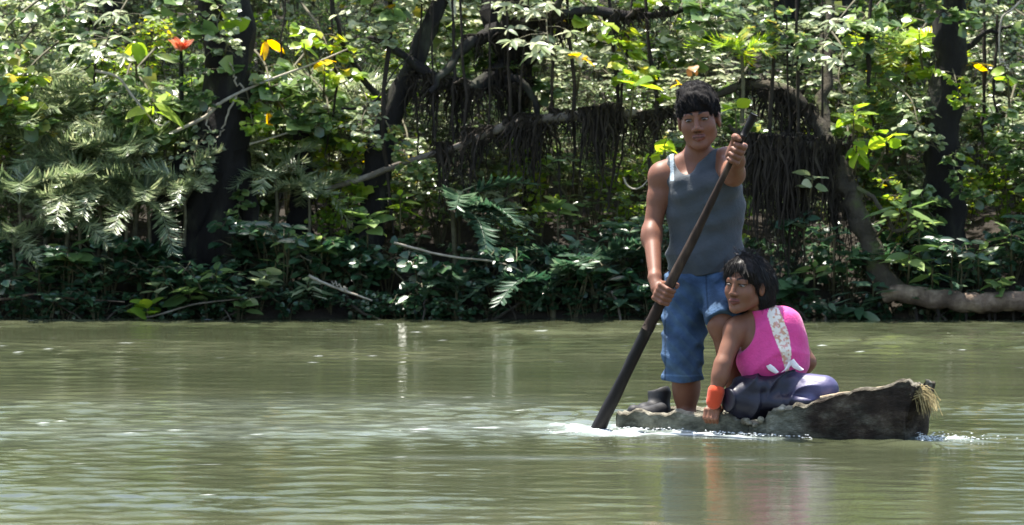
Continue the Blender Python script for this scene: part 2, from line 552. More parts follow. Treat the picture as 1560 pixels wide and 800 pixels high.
def make_shrub(seed, H, spread, nstem, leafL, nleaf, shape, lean=(0, 0), bare=0.25, whorl=1, tipbias=1.0):
    """woody stems from the ground with leafy side twigs; returns (foliage, stem) meshes' builders"""
    r = np.random.default_rng(seed)
    fo, st = MB(), MB()
    per = max(1, nleaf // nstem)
    for k in range(nstem):
        a = r.uniform(0, 6.28)
        top = np.array([math.cos(a) * spread * r.uniform(0.3, 1) + lean[0], math.sin(a) * spread * r.uniform(0.3, 1) + lean[1], H * r.uniform(0.65, 1.05)])
        midp = top * np.array([0.3, 0.3, 0.6]) + r.normal(0, 0.06 * H, 3) * [1, 1, 0.3]
        tip = top + np.array([top[0] * 0.35, top[1] * 0.35, -0.06 * H])
        c = spline([(0, 0, -0.05), midp, top, tip], 14)
        V, F = tube(c, [0.006 * H ** 0.5 + 0.003, 0.0022], 5)
        st.add(V, F)
        pos, dirs = [], []
        while len(pos) < per:
            t = bare + (1 - bare) * r.uniform(0, 1) ** (1 / tipbias)
            i = int(t * 13)
            base = c[min(i, 13)]
            b = r.uniform(0, 6.28)
            side = np.array([math.cos(b), math.sin(b), r.uniform(-0.25, 0.55)])
            tl = r.uniform(0.02, 0.26) * (1.1 - 0.5 * t) * (0.5 + 0.5 * H)
            end = base + side * tl
            if tl > 0.09:
                V, F = tube([base, base + side * tl * 0.6 + [0, 0, 0.02], end], [0.004, 0.0018], 4)
                st.add(V, F)
            if whorl > 1:
                w = r.integers(whorl - 1, whorl + 2)
                for q in range(w):
                    bb = b + q * 6.283 / w + r.uniform(-0.25, 0.25)
                    pos.append(end)
                    dirs.append([math.cos(bb), math.sin(bb), r.uniform(-0.25, 0.45)])
            else:
                for q in range(r.integers(2, 5)):
                    f = r.uniform(0.3, 1)
                    bb = b + r.normal(0, 0.9)
                    pos.append(base + side * tl * f)
                    dirs.append([math.cos(bb), math.sin(bb), r.uniform(-0.5, 0.3)])
        pos, dirs = np.array(pos), np.array(dirs)
        leaves(fo, pos, dirs, leafL * r.uniform(0.55, 1.15, len(pos)), shape, r=r)
    return fo, st


def make_frond(seed, L, pairs, leafletL, arch=0.35, shape='blade', up_angle=0.9, vshape=0.3, wid=1.0):
    """a pinnate frond along +x rising then drooping; rachis and two rows of leaflets"""
    r = np.random.default_rng(seed)
    mb = MB()
    t = np.linspace(0, 1, 16)
    x = L * t * math.cos(up_angle) + L * 0.25 * t * t
    z = L * t * math.sin(up_angle) - arch * L * 1.5 * t * t
    c = np.stack([x, 0.04 * L * np.sin(t * 2.2 + seed), z], 1)
    V, F = tube(c, [0.009, 0.002], 4)
    mb.add(V, F, 0.75)
    tan = np.gradient(c, axis=0)
    tan /= np.linalg.norm(tan, axis=1)[:, None]
    pos, dirs, LL, ups = [], [], [], []
    for k in range(pairs):
        tt = 0.18 + 0.81 * (k + 0.5) / pairs
        i = tt * 15
        j = min(int(i), 14)
        p = c[j] + (c[j + 1] - c[j]) * (i - j)
        tg = tan[j]
        l = leafletL * (0.35 + 0.65 * math.sin(math.pi * min(1, (tt - 0.1) * 0.98) ** 0.8)) * r.uniform(0.85, 1.1)
        for s in (-1, 1):
            d = tg * (0.45 + 0.5 * tt) + np.array([0, s * 0.9, 0]) + np.array([0, 0, r.uniform(-vshape, vshape) - 0.12])
            pos.append(p)
            dirs.append(d)
            LL.append(l)
            ups.append(np.cross(tg, [0, 1.0, 0]) * -1 + r.normal(0, 0.25, 3))
    leaves(mb, np.array(pos), np.array(dirs), np.array(LL), shape, up=np.array(ups), r=r)
    return mb


def make_moss(seed, W, Lmin, Lmax, n):
    """dead root threads and rags of moss hanging from a limb lying along x"""
    r = np.random.default_rng(seed)
    mb = MB()
    cents = [(r.normal(0, W * 0.6), r.uniform(0, 1) ** 2.2) for _ in range(5)]
    for k in range(n * 2):
        cx, cl = cents[r.integers(0, len(cents))]
        x = cx + r.normal(0, 0.022 + 0.012 * cl)
        l = (Lmin + (Lmax - Lmin) * cl) * r.uniform(0.1, 1.0) ** 0.7 + 0.03
        y = r.normal(0, 0.025)
        m_ = 7
        t = np.linspace(0, 1, m_)
        sway = np.cumsum(r.normal(0, 0.019, m_)) + 0.8 * (cx - x) * t ** 0.7
        c = np.stack([x + sway - sway[0], np.full(m_, y) + r.normal(0, 0.008, m_), 0.02 - l * t], 1)
        rad = 0.0014 + 0.009 * r.uniform(0, 1) ** 3; rad = rad * np.array([1.3, 1.5, 1.0, 1.1, 0.7, 0.5, 0.15])
        V, F = tube(c, rad, 4, rough=0.4)
        mb.add(V, F, r.uniform(0, 1))
    return mb


def plant_tree_tube(name, label, pts, radii, mat, n=10, rough=0.12, cat="tree", part="trunk", seg=None, group=None, limbs=(), rag=None, leaf=None):
    """a trunk or limb lofted through pts, with side limbs as parts"""
    base = np.asarray(pts[0], float)
    t = thing(name, label, cat, tuple(base), group=group)
    c = spline(pts, seg or 26)
    c[1:-1] += rng.normal(0, 0.25, (len(c) - 2, 3)) * np.interp(np.linspace(0, 1, len(c)), np.linspace(0, 1, len(radii)), radii)[1:-1, None] * 0.35
    V, F = tube(c - base, radii, n, rough)
    mb = MB()
    mb.add(V, F)
    obj(part, mb.mesh(part, mat), t)
    for lp, lr in limbs:
        cc = spline(lp, 14)
        cc[1:-1] += rng.normal(0, 0.012, (12, 3))
        V, F = tube(cc - base, lr, 7, rough)
        mb = MB()
        mb.add(V, F)
        obj("limb", mb.mesh("limb", mat), t)
    if leaf:
        ctr, rad, n_, L_, shp, lm = leaf
        mb = MB()
        p = rng.normal(0, 1, (n_, 3))
        p = p / np.linalg.norm(p, axis=1)[:, None] * rng.uniform(0.25, 1, (n_, 1)) ** 0.5
        # clumped, not an even ball
        cl = rng.normal(0, 0.55, (26, 3))
        p = cl[rng.integers(0, 26, n_)] + p * 0.3
        p = p * np.asarray(rad) + np.asarray(ctr)
        leaves(mb, p - base, rng.normal(0, 1, (n_, 3)) * [1, 1, 0.5], L_ * rng.uniform(0.6, 1.2, n_), shp)
        obj("crown", mb.mesh("crown", M[lm]), t)
    return t
# ------------------------------------------------------------------ trees on the bank
def ground(px, Y):
    x = (px - 780) * Y / FPX
    return np.array([x, Y, float(bank_z(np.array([x]), np.array([Y]))[0]) - 0.05])


def Q(Y, *pp):
    return [P(a, b, Y) for a, b in pp]


def QQ(*ppp):
    return [P(a, b, y) for a, b, y in ppp]


plant_tree_tube("dark_tree", "thick dark trunk with shaggy bark left of the bare twigs", [ground(330, 23.5)] + Q(23.5, (332, 400), (345, 250), (350, 120), (342, -20), (330, -260), (345, -520)),
                [0.30, 0.22, 0.17, 0.16, 0.17, 0.13, 0.07], M['bark_dark'], 12, 0.22,
                limbs=[(Q(23.5, (350, 130), (305, 215), (255, 300), (225, 390), (215, 470)), [0.11, 0.085, 0.07, 0.05, 0.05]),
                       (Q(23.4, (352, 230), (382, 330), (392, 440), (400, 478)), [0.08, 0.06, 0.05, 0.05]),
                       (Q(23.4, (330, 260), (300, 340), (285, 420), (280, 480)), [0.09, 0.08, 0.07, 0.06]),
                       (Q(24.1, (340, -80), (250, -200), (140, -300)), [0.09, 0.05, 0.02]),
                       (Q(24.1, (335, -200), (450, -330), (560, -400)), [0.08, 0.05, 0.02])],
                leaf=(P(340, -560, 26.6), (1.5, 1.2, 0.8), 1300, 0.13, 'oval', 'leaf_mid'))
plant_tree_tube("leaning_tree", "slim dark trunk leaning over behind the pale fallen pole", [ground(548, 23.6)] + Q(23.6, (562, 330), (575, 250), (600, 170), (640, 70), (680, -30), (720, -260)),
                [0.12, 0.10, 0.10, 0.085, 0.065, 0.05, 0.03], M['bark_dark'], 9, 0.18,
                limbs=[(Q(23.6, (600, 170), (560, 130), (520, 60), (500, -20)), [0.03, 0.022, 0.018, 0.01])],
                leaf=(P(760, -520, 26.9), (1.2, 1.0, 0.7), 900, 0.12, 'oval', 'leaf_lime'))
plant_tree_tube("dark_tree", "straight dark trunk wrapped in creepers right of the leaning mossy tree", [ground(1440, 23.5)] + Q(23.5, (1440, 330), (1438, 240), (1442, 140), (1450, 60), (1446, -60), (1440, -300), (1430, -500)),
                [0.20, 0.15, 0.135, 0.12, 0.11, 0.10, 0.08, 0.05], M['bark_dark'], 10, 0.18,
                limbs=[(Q(23.5, (1440, 100), (1490, 60), (1540, 40)), [0.03, 0.02, 0.01])],
                leaf=(P(1440, -560, 26.8), (1.4, 1.1, 0.8), 1100, 0.12, 'oval', 'leaf_mid'))
plant_tree_tube("background_tree", "dark trunk rising behind the green palm tuft over the man's raised hand", [ground(1205, 26.5)] + Q(26.5, (1200, 300), (1204, 120), (1198, 0), (1190, -260)),
                [0.12, 0.10, 0.09, 0.09, 0.06], M['bark_dark'], 8, 0.15, leaf=(P(1200, -430, 27), (1.4, 1.1, 0.8), 900, 0.13, 'oval', 'leaf_dark'))
plant_tree_tube("background_tree", "thin dark trunk behind the lime leaves beside the mossy leaning tree", [ground(1300, 26.2)] + Q(26.2, (1296, 300), (1290, 120), (1288, 0), (1296, -260)),
                [0.10, 0.085, 0.075, 0.07, 0.05], M['bark_dark'], 8, 0.15, leaf=(P(1330, -400, 26.6), (1.2, 1.0, 0.8), 800, 0.12, 'oval', 'leaf_mid'))
plant_tree_tube("dead_stump", "short broken dark stump right of the thick shaggy trunk", [ground(458, 23.7)] + Q(23.7, (458, 330), (460, 250), (456, 175)),
                [0.10, 0.075, 0.07, 0.05], M['bark_dark'], 9, 0.22, cat="stump")
plant_tree_tube("background_tree", "dark trunk among the palms near the orange bromeliad", [ground(160, 26.0)] + Q(26.0, (165, 300), (162, 150), (170, 0), (160, -250)),
                [0.12, 0.1, 0.09, 0.08, 0.05], M['bark_dark'], 8, 0.15, leaf=(P(120, -420, 26.6), (1.3, 1.0, 0.7), 800, 0.12, 'oval', 'leaf_mid'))

# limb crown hanging in from above (roots, rags of moss)
plant_tree_tube("overhanging_tree", "dark knotted trunk hanging in from above with moss-draped limbs", [ground(812, 24.9)] + QQ((806, 330, 24.7), (800, 200, 24.3), (790, 110, 23.9), (770, 30, 23.8), (764, -80, 24.0), (760, -300, 24.3)),
                [0.07, 0.06, 0.06, 0.10, 0.15, 0.14, 0.09], M['bark_dark'], 10, 0.25,
                limbs=[(QQ((770, 40, 23.7), (730, 55, 23.6), (690, 90, 23.5), (655, 140, 23.4)), [0.06, 0.045, 0.032, 0.018]),
                       (QQ((790, 90, 23.8), (720, 135, 23.6), (650, 110, 23.5), (590, 65, 23.5), (555, 60, 23.5)), [0.07, 0.05, 0.036, 0.028, 0.016]),
                       (QQ((785, 40, 23.7), (840, 30, 23.5), (900, 14, 23.4), (990, 24, 23.4), (1060, 8, 23.4)), [0.06, 0.045, 0.036, 0.026, 0.015]),
                       (QQ((795, 110, 23.8), (825, 70, 23.6), (835, 30, 23.5), (870, -30, 23.4)), [0.035, 0.03, 0.028, 0.025]),
                       (QQ((800, 200, 24.1), (780, 120, 23.6), (815, 150, 23.5), (820, 200, 23.5)), [0.02, 0.03, 0.025, 0.012])],
                leaf=(P(770, -480, 26.2), (1.3, 1.0, 0.7), 900, 0.12, 'oval', 'leaf_mid'))
# pale fallen pole and the long level limb
plant_tree_tube("fallen_pole", "long pale dead pole slanting up through the thicket to the level limb", QQ((500, 288, 23.5), (545, 274, 23.4), (640, 240, 23.35), (700, 222, 23.3), (760, 196, 23.3), (815, 182, 23.3), (930, 174, 23.35), (1025, 176, 23.5), (1100, 190, 23.8)),
                [0.014, 0.022, 0.02, 0.022, 0.03, 0.035, 0.032, 0.026, 0.014], M['bark_grey'], 8, 0.12, cat="branch", part="limb", seg=40)
# leaning mossy tree and the log on the water at the right
plant_tree_tube("mossy_tree", "mossy trunk arching up from the driftwood log beside the girl's head", QQ((1362, 452, 22.95), (1335, 400, 23.0), (1312, 340, 23.05), (1290, 280, 23.1), (1262, 222, 23.15), (1238, 180, 23.2), (1205, 142, 23.25), (1150, 130, 23.3), (1100, 142, 23.35), (1060, 160, 23.5)),
                [0.10, 0.075, 0.07, 0.075, 0.06, 0.045, 0.04, 0.034, 0.026, 0.015], M['bark_moss'], 10, 0.28, seg=44,
                limbs=[(QQ((1262, 222, 23.1), (1215, 222, 23.0), (1170, 218, 23.0), (1128, 208, 23.05), (1110, 190, 23.1)), [0.045, 0.035, 0.032, 0.026, 0.012]),
                       (QQ((1290, 285, 23.1), (1330, 300, 22.95), (1366, 352, 22.9), (1384, 330, 22.9), (1386, 290, 22.95)), [0.02, 0.015, 0.012, 0.012, 0.006]),
                       (QQ((1262, 222, 23.15), (1258, 120, 23.4), (1262, 20, 23.6), (1255, -120, 23.8)), [0.05, 0.035, 0.03, 0.02])],
                leaf=(P(1250, -400, 25.6), (1.1, 0.9, 0.7), 600, 0.11, 'oval', 'leaf_lime'))
t = plant_tree_tube("driftwood_log", "pale barkless log reaching out over the water beside the mossy tree", QQ((1345, 452, 22.9), (1375, 447, 22.86), (1430, 456, 22.82), (1500, 462, 22.78), (1560, 458, 22.76), (1640, 470, 22.7), (1730, 500, 22.7)),
                    [0.045, 0.06, 0.065, 0.066, 0.07, 0.07, 0.06], M['bark_log'], 12, 0.12, cat="log", part="log", seg=34)
lb = np.array(t.location)
for (px, l) in ((1395, 40), (1428, 22), (1506, 50), (1514, 60), (1542, 38), (1470, 26)):
    p0 = P(px, 470, 22.8)
    V, F = tube(spline([p0 - lb, p0 - lb + [0.01, 0, -l / 460], p0 - lb + [-0.005, 0, -l / 230]], 5), [0.012, 0.009, 0.004], 5, 0.3)
    mb = MB()
    mb.add(V, F)
    obj("root_rag", mb.mesh("root_rag", M['moss_strand']), t)

# bare twigs
def twig(label, Y, r0, *pp, mat='twig_pale', forks=()):
    c = Q(Y, *pp)
    t = plant_tree_tube("bare_twig", label, c, [r0, r0 * 0.8, r0 * 0.45], M[mat], 5, 0.1, cat="twig", part="stem", seg=18, limbs=[(Q(Y, *f), [r0 * 0.7, r0 * 0.3]) for f in forks])
    return t


twig("pale forked twig crossing in front of the thick shaggy trunk", 23.3, 0.013, (255, 205), (310, 180), (335, 158), (372, 138), (420, 118), (470, 100), (530, 75), forks=[((372, 138), (358, 118), (350, 95)), ((360, 145), (348, 175), (340, 200), (330, 210)), ((335, 158), (322, 168), (316, 190), (322, 200))])
twig("thin pale twig low on the stump with an upturned fork", 23.3, 0.008, (380, 220), (420, 208), (452, 198), (475, 188), forks=[((455, 196), (448, 180), (440, 172))])
twig("dead stick poking out low from the bank over the water", 22.85, 0.012, (470, 420), (495, 432), (530, 445), (567, 458), forks=[((530, 445), (520, 436), (505, 430))])
twig("greyish root arching beneath the palm undergrowth at the water's edge", 22.85, 0.008, (205, 486), (240, 480), (290, 465), (340, 458), (400, 452), mat='bark_grey')
twig("brown root lying along the mud at the far left", 22.9, 0.010, (-60, 462), (10, 455), (60, 448), (110, 455), (190, 460), mat='bark_log')
twig("curved white twig hanging beside the man's shoulder", 22.9, 0.007, (950, 270), (955, 282), (966, 288), (978, 284), (990, 270))
twig("pale hanging twig with crooked joint at the far right edge", 23.0, 0.009, (1555, 2), (1540, 16), (1526, 28), (1522, 60), (1524, 98), forks=[((1524, 90), (1532, 100), (1540, 108))])
twig("thin dark arching twig above the palm clump", 23.4, 0.010, (520, 165), (545, 165), (575, 150), (600, 110), (630, 80), mat='bark_dark', forks=[((560, 160), (545, 190), (530, 215))])
twig("stiff pale stick jutting over the drooping striped frond", 22.9, 0.009, (600, 370), (680, 390), (760, 400), (804, 418), mat='twig_pale')
twig("pale leaf-stalk pole curving down by the orange bromeliad", 23.2, 0.011, (145, 108), (180, 118), (205, 150), (240, 190), (258, 185))

# moss rags and root threads under the limbs
moss_protos = []
for k, (W, a, b, n) in enumerate([(0.11, 0.15, 0.45, 34), (0.15, 0.2, 0.7, 52), (0.08, 0.3, 0.9, 28), (0.19, 0.1, 0.32, 48), (0.10, 0.1, 0.28, 28)]):
    moss_protos.append(make_moss(100 + k, W, a, b, n).mesh("hanging_moss", M['moss_strand']))
moss_sets = [
    ("dark ragged root threads hanging from the level pale limb", "moss rags under the level limb",
     [(725, 205, 23.3, 1), (755, 195, 23.3, 0), (790, 185, 23.3, 1), (830, 180, 23.3, 3), (860, 176, 23.32, 0), (905, 172, 23.3, 2), (905, 174, 23.28, 1), (925, 172, 23.3, 2), (960, 174, 23.35, 3), (985, 175, 23.4, 0), (1010, 174, 23.4, 4), (680, 228, 23.3, 2), (815, 182, 23.3, 2)]),
    ("dark moss rag dangling from the knotted overhanging trunk's limbs", "moss rags under the overhanging tree",
     [(700, 135, 23.55, 1), (735, 132, 23.6, 3), (760, 115, 23.65, 1), (790, 120, 23.7, 0), (680, 130, 23.5, 4), (815, 195, 23.5, 2), (845, 35, 23.5, 0), (862, 28, 23.45, 0), (940, 26, 23.4, 4), (960, 25, 23.4, 3), (655, 120, 23.5, 2), (640, 120, 23.5, 0), (775, 40, 23.7, 1), (745, 60, 23.6, 3)]),
    ("dark curtain of roots hanging under the mossy tree's side limb", "root curtains under the mossy tree",
     [(1160, 217, 23.0, 1), (1168, 217, 23.0, 2), (1180, 219, 22.98, 1), (1150, 212, 23.02, 0), (1205, 221, 23.0, 1), (1222, 222, 23.0, 2), (1238, 222, 23.05, 1), (1250, 222, 23.1, 3), (1190, 220, 23.0, 0), (1270, 225, 23.1, 1), (1285, 280, 23.1, 0), (1172, 135, 23.25, 0), (1140, 132, 23.3, 4), (1200, 142, 23.25, 1), (1225, 165, 23.2, 0), (1165, 217, 23.05, 1), (1215, 221, 23.05, 1)]),
]
for lab, grp, spots in moss_sets:
    for k, (px, py, Y, i) in enumerate(spots):
        zs = 1.7 if ("root curtains" in grp and py > 200) else 1.0
        o = obj("hanging_moss", moss_protos[i], None, P(px, py + rng.uniform(-8, 4), Y), (0, rng.uniform(-0.12, 0.12), rng.uniform(-0.5, 0.5) + (math.pi if k % 2 else 0)), (1.0, 1.0, float(rng.uniform(0.7, 1.25)) * zs))
        tag(o, lab, "moss", grp)

# lianas: thin dark lines dropping through the thicket
lr_ = np.random.default_rng(55)
LIA = [(628, 300, 23.5), (660, 340, 23.4), (688, 260, 23.45), (712, 330, 23.4), (748, 290, 23.4), (770, 350, 23.35), (800, 310, 23.4), (826, 260, 23.4), (846, 330, 23.4), (870, 280, 23.4), (935, 330, 23.4), (958, 290, 23.4), (985, 320, 23.4), (1180, 330, 23.15), (1200, 350, 23.15), (1230, 340, 23.15), (1252, 330, 23.2),
       (1330, 200, 23.6), (1492, 230, 23.6), (505, 240, 23.6), (430, 210, 23.6), (590, 360, 23.4), (140, 160, 23.8), (1530, 200, 23.5)]
for (px, pe, Y) in LIA:
    w0 = lr_.uniform(-14, 14)
    c = [P(px + w0, -160, Y + 0.3), P(px + w0 * 0.5 + lr_.uniform(-8, 8), 0, Y + 0.1), P(px + lr_.uniform(-9, 9), pe * 0.5, Y), P(px + lr_.uniform(-6, 6), pe * 0.8, Y), P(px + lr_.uniform(-12, 12), pe, Y)]
    base = c[0]
    cc_ = spline(c, 22)
    cc_[1:] += np.cumsum(lr_.normal(0, 0.006, (21, 3)), 0)
    V, F = tube(cc_ - base, lr_.uniform(0.006, 0.016) * np.array([1, 0.9, 1.1, 0.8, 0.4]), 6, 0.3)
    mb = MB()
    mb.add(V, F)
    tag(obj("liana", mb.mesh("liana", M['moss_strand']), None, tuple(base)), "thin dark liana dropping down through the thicket", "vine", "lianas in the thicket")

# ------------------------------------------------------------------ palms and ferns
palm_fr = [make_frond(200 + k, 0.95, 46, 0.27, arch=0.30 + 0.09 * k, up_angle=1.05 - 0.13 * k, vshape=0.55).mesh("frond", M['leaf_palm']) for k in range(4)]
fern_fr = [make_frond(240 + k, 0.75, 36, 0.17, arch=0.45, up_angle=0.8, shape='fernlet').mesh("frond", M['leaf_blue']) for k in range(2)]
bright_fr = [make_frond(260 + k, 0.7, 30, 0.26, arch=0.4, up_angle=0.9, shape='blade').mesh("frond", M['leaf_mid' if k else 'leaf_lime']) for k in range(2)]


def palm(name, label, cat, loc, frs, n, scale, group=None, tilt=0.0, seed=0, face=None):
    r = np.random.default_rng(seed + 900)
    t = thing(name, label, cat, tuple(loc), group=group, scale=scale)
    for k in range(n):
        az = k * 6.283 / n + r.uniform(-0.35, 0.35) if face is None else face + r.uniform(-1.1, 1.1)
        obj("frond", frs[k % len(frs)], t, (0, 0, 0), (r.normal(0, 0.25), r.uniform(-0.35, 0.45) + tilt, az), float(r.uniform(0.75, 1.15)))
    mb = MB()
    V, F = tube(spline([(0, 0, -0.9), (0.02, 0.03, -0.45), (0, 0, 0.03)], 8), [0.035, 0.028, 0.022], 6, 0.15)
    mb.add(V, F)
    obj("stem", mb.mesh("stem", M['stem']), t)
    return t


PG = "understorey palms on the left bank"
pp_ = np.random.default_rng(404)
PAL = [(70, 250, 23.6, 9, 0.62), (150, 290, 23.3, 9, 0.55), (225, 310, 23.2, 8, 0.5), (30, 310, 23.2, 8, 0.55), (250, 215, 23.5, 8, 0.5), (120, 200, 23.9, 9, 0.62), (205, 250, 23.4, 8, 0.55), (-40, 220, 23.8, 9, 0.7), (10, 140, 24.2, 9, 0.7),
       (100, 300, 23.2, 9, 0.5), (170, 230, 23.6, 9, 0.55), (60, 190, 23.8, 9, 0.6), (190, 320, 23.15, 8, 0.45), (280, 290, 23.2, 7, 0.42), (120, 340, 23.1, 8, 0.45), (20, 370, 23.1, 8, 0.45), (265, 170, 23.8, 8, 0.5), (420, 270, 23.4, 8, 0.45), (470, 290, 23.3, 8, 0.42)]
for k, (px, py, Y, n, s_) in enumerate(PAL):
    lab = "small feather palm growing between the thick trunk and the stump" if px > 400 else ("wide-crowned pale feather palm on the bank left of the thick trunk" if s_ > 0.58 else "smaller pale feather palm at the bank's edge left of the thick trunk")
    palm("understorey_palm", lab, "palm", P(px, py, Y), palm_fr, n, s_, lab + " (look-alikes)", seed=k)
palm("striped_palm", "bluish palm with broad fronds drooping over the dark bank", "palm", P(690, 330, 23.3), fern_fr, 6, 0.8, seed=31, face=-0.6)
palm("bank_fern", "dark green fern arching down to the water beside the paddler's arm", "fern", P(840, 440, 23.0), fern_fr, 7, 0.9, seed=32)
palm("bank_fern", "wide green fern low on the bank behind the paddle", "fern", P(900, 420, 23.15), fern_fr, 8, 0.85, seed=33)
palm("bank_fern", "small spiky fern at the foot of the dark bank", "fern", P(695, 445, 22.95), fern_fr, 7, 0.4, seed=34)
palm("bright_palm", "bright green palm tuft above the man's raised hand", "palm", P(1130, 85, 23.1), bright_fr, 9, 0.5, seed=35)
palm("bright_palm", "thin-leaved green palm between the two dark right-hand trunks", "palm", P(1385, 75, 23.9), bright_fr, 9, 0.65, seed=36)
palm("bright_palm", "sunlit feathery palm left of the creeper-wrapped trunk", "palm", P(1375, 170, 24.0), palm_fr, 9, 0.6, seed=37)
palm("bright_palm", "yellow-green palm rising behind the stump", "palm", P(420, 235, 23.9), bright_fr + palm_fr[:1], 9, 0.5, seed=38)
palm("bright_palm", "pale palm between the stump and the leaning trunk", "palm", P(520, 150, 24.2), palm_fr, 9, 0.65, seed=39)

# bromeliad with an orange flower head
t = thing("bromeliad", "orange-red bromeliad flower head perched left of the thick trunk", "flower", P(276, 78, 23.5))
mb = MB()
leaves(mb, np.zeros((9, 3)), np.array([[math.cos(a) * 0.8, math.sin(a) * 0.8, 0.9] for a in np.linspace(0, 6.28, 9, endpoint=False)]), 0.125, 'lance')
me_or = mb.mesh("flower", M['leaf_orange'])
obj("flower", me_or, t)
obj("flower", me_or, t, (0, 0, 0.02), (0.2, 0.15, 0.4), 0.8)
mb = MB()
leaves(mb, np.tile([0, 0, -0.08], (10, 1)), np.array([[math.cos(a), math.sin(a), 0.4] for a in np.linspace(0, 6.28, 10, endpoint=False)]), 0.2, 'lance')
obj("rosette", mb.mesh("rosette", M['leaf_mid']), t)
mb = MB()
V, F = tube(spline([(0, 0, 0), (0.0, 0.02, -0.3), (0.03, 0.2, -0.8)], 8), [0.012, 0.02, 0.03], 6, 0.2)
mb.add(V, F)
obj("stem", mb.mesh("stem", M['bark_dark']), t)

# ------------------------------------------------------------------ big-leaved sprigs, every leaf a part
def leaf_mesh(name, shape, mat, tint):
    T, F = TEMPL[shape]
    # a finer blade: subdivided outline, curled
    us = np.linspace(0, 1, 7)
    prof = {'oval': lambda u: 0.40 * math.sin(math.pi * u ** 0.8) ** 0.8, 'heart': lambda u: 0.46 * math.sin(math.pi * min(1, u ** 0.55)) ** 0.7,
            'lance': lambda u: 0.17 * math.sin(math.pi * u ** 0.85) ** 0.9, 'blade': lambda u: .07 * math.sin(math.pi * u ** .8)}[shape]
    V = []
    for u in us:
        w = prof(u) if 0 < u < 1 else 0.004
        z = -0.16 * u * u + 0.02 * math.sin(u * 9)
        V += [(u, -w, z + 0.22 * w), (u, 0, z), (u, w, z + 0.22 * w)]
    Fq = []
    for i in range(6):
        for j in range(2):
            a = i * 3 + j
            Fq.append((a, a + 1, a + 4, a + 3))
    return mesh_np(name, V, np.array(Fq), M[mat], True, {"tint": np.full(len(V), tint)})


LM = {}
for mt in ('leaf_mid', 'leaf_lime', 'leaf_dark', 'leaf_pale', 'leaf_yellow', 'leaf_blue', 'leaf_dry'):
    for sh in ('oval', 'heart', 'lance'):
        for ti in (0.35, 0.7):
            LM[mt, sh, ti] = leaf_mesh("leaf", sh, mt, ti)


def sprig(label, loc, mat, shape, n, L, cat="plant", name="broadleaf_sprig", group=None, seed=0, hang=0.0, stem=0.25, spread=1.0, back=True, root=None):
    r = np.random.default_rng(seed + 5000)
    t = thing(name, label, cat, tuple(loc), group=group)
    a0 = r.uniform(0, 6.28)
    for k in range(n):
        az = a0 + k * 2.4
        el = r.uniform(-0.25, 0.7) - hang
        d = np.array([math.cos(az) * math.cos(el), math.sin(az) * math.cos(el), math.sin(el)])
        p = d * 0.015 + np.array([0, 0, -stem * 0.35 * (k / max(n - 1, 1)) * (0 if n < 5 else 1)])
        o = obj("leaf", LM[mat, shape, (0.35, 0.7)[k % 2]], t, tuple(p), (r.normal(0, 0.35), -el, az), (L * float(r.uniform(0.75, 1.15)),) * 3)
    mb = MB()
    end = (0.05 * r.normal(), 0.25, -stem) if root is None else tuple(np.asarray(root) - np.asarray(loc))
    V, F = tube(spline([(0, 0, 0), (np.asarray(end) * [0.3, 0.25, 0.5]), end], 7), [0.004, 0.007, 0.01], 5)
    mb.add(V, F)
    obj("stem", mb.mesh("stem", M['stem']), t)
    return t


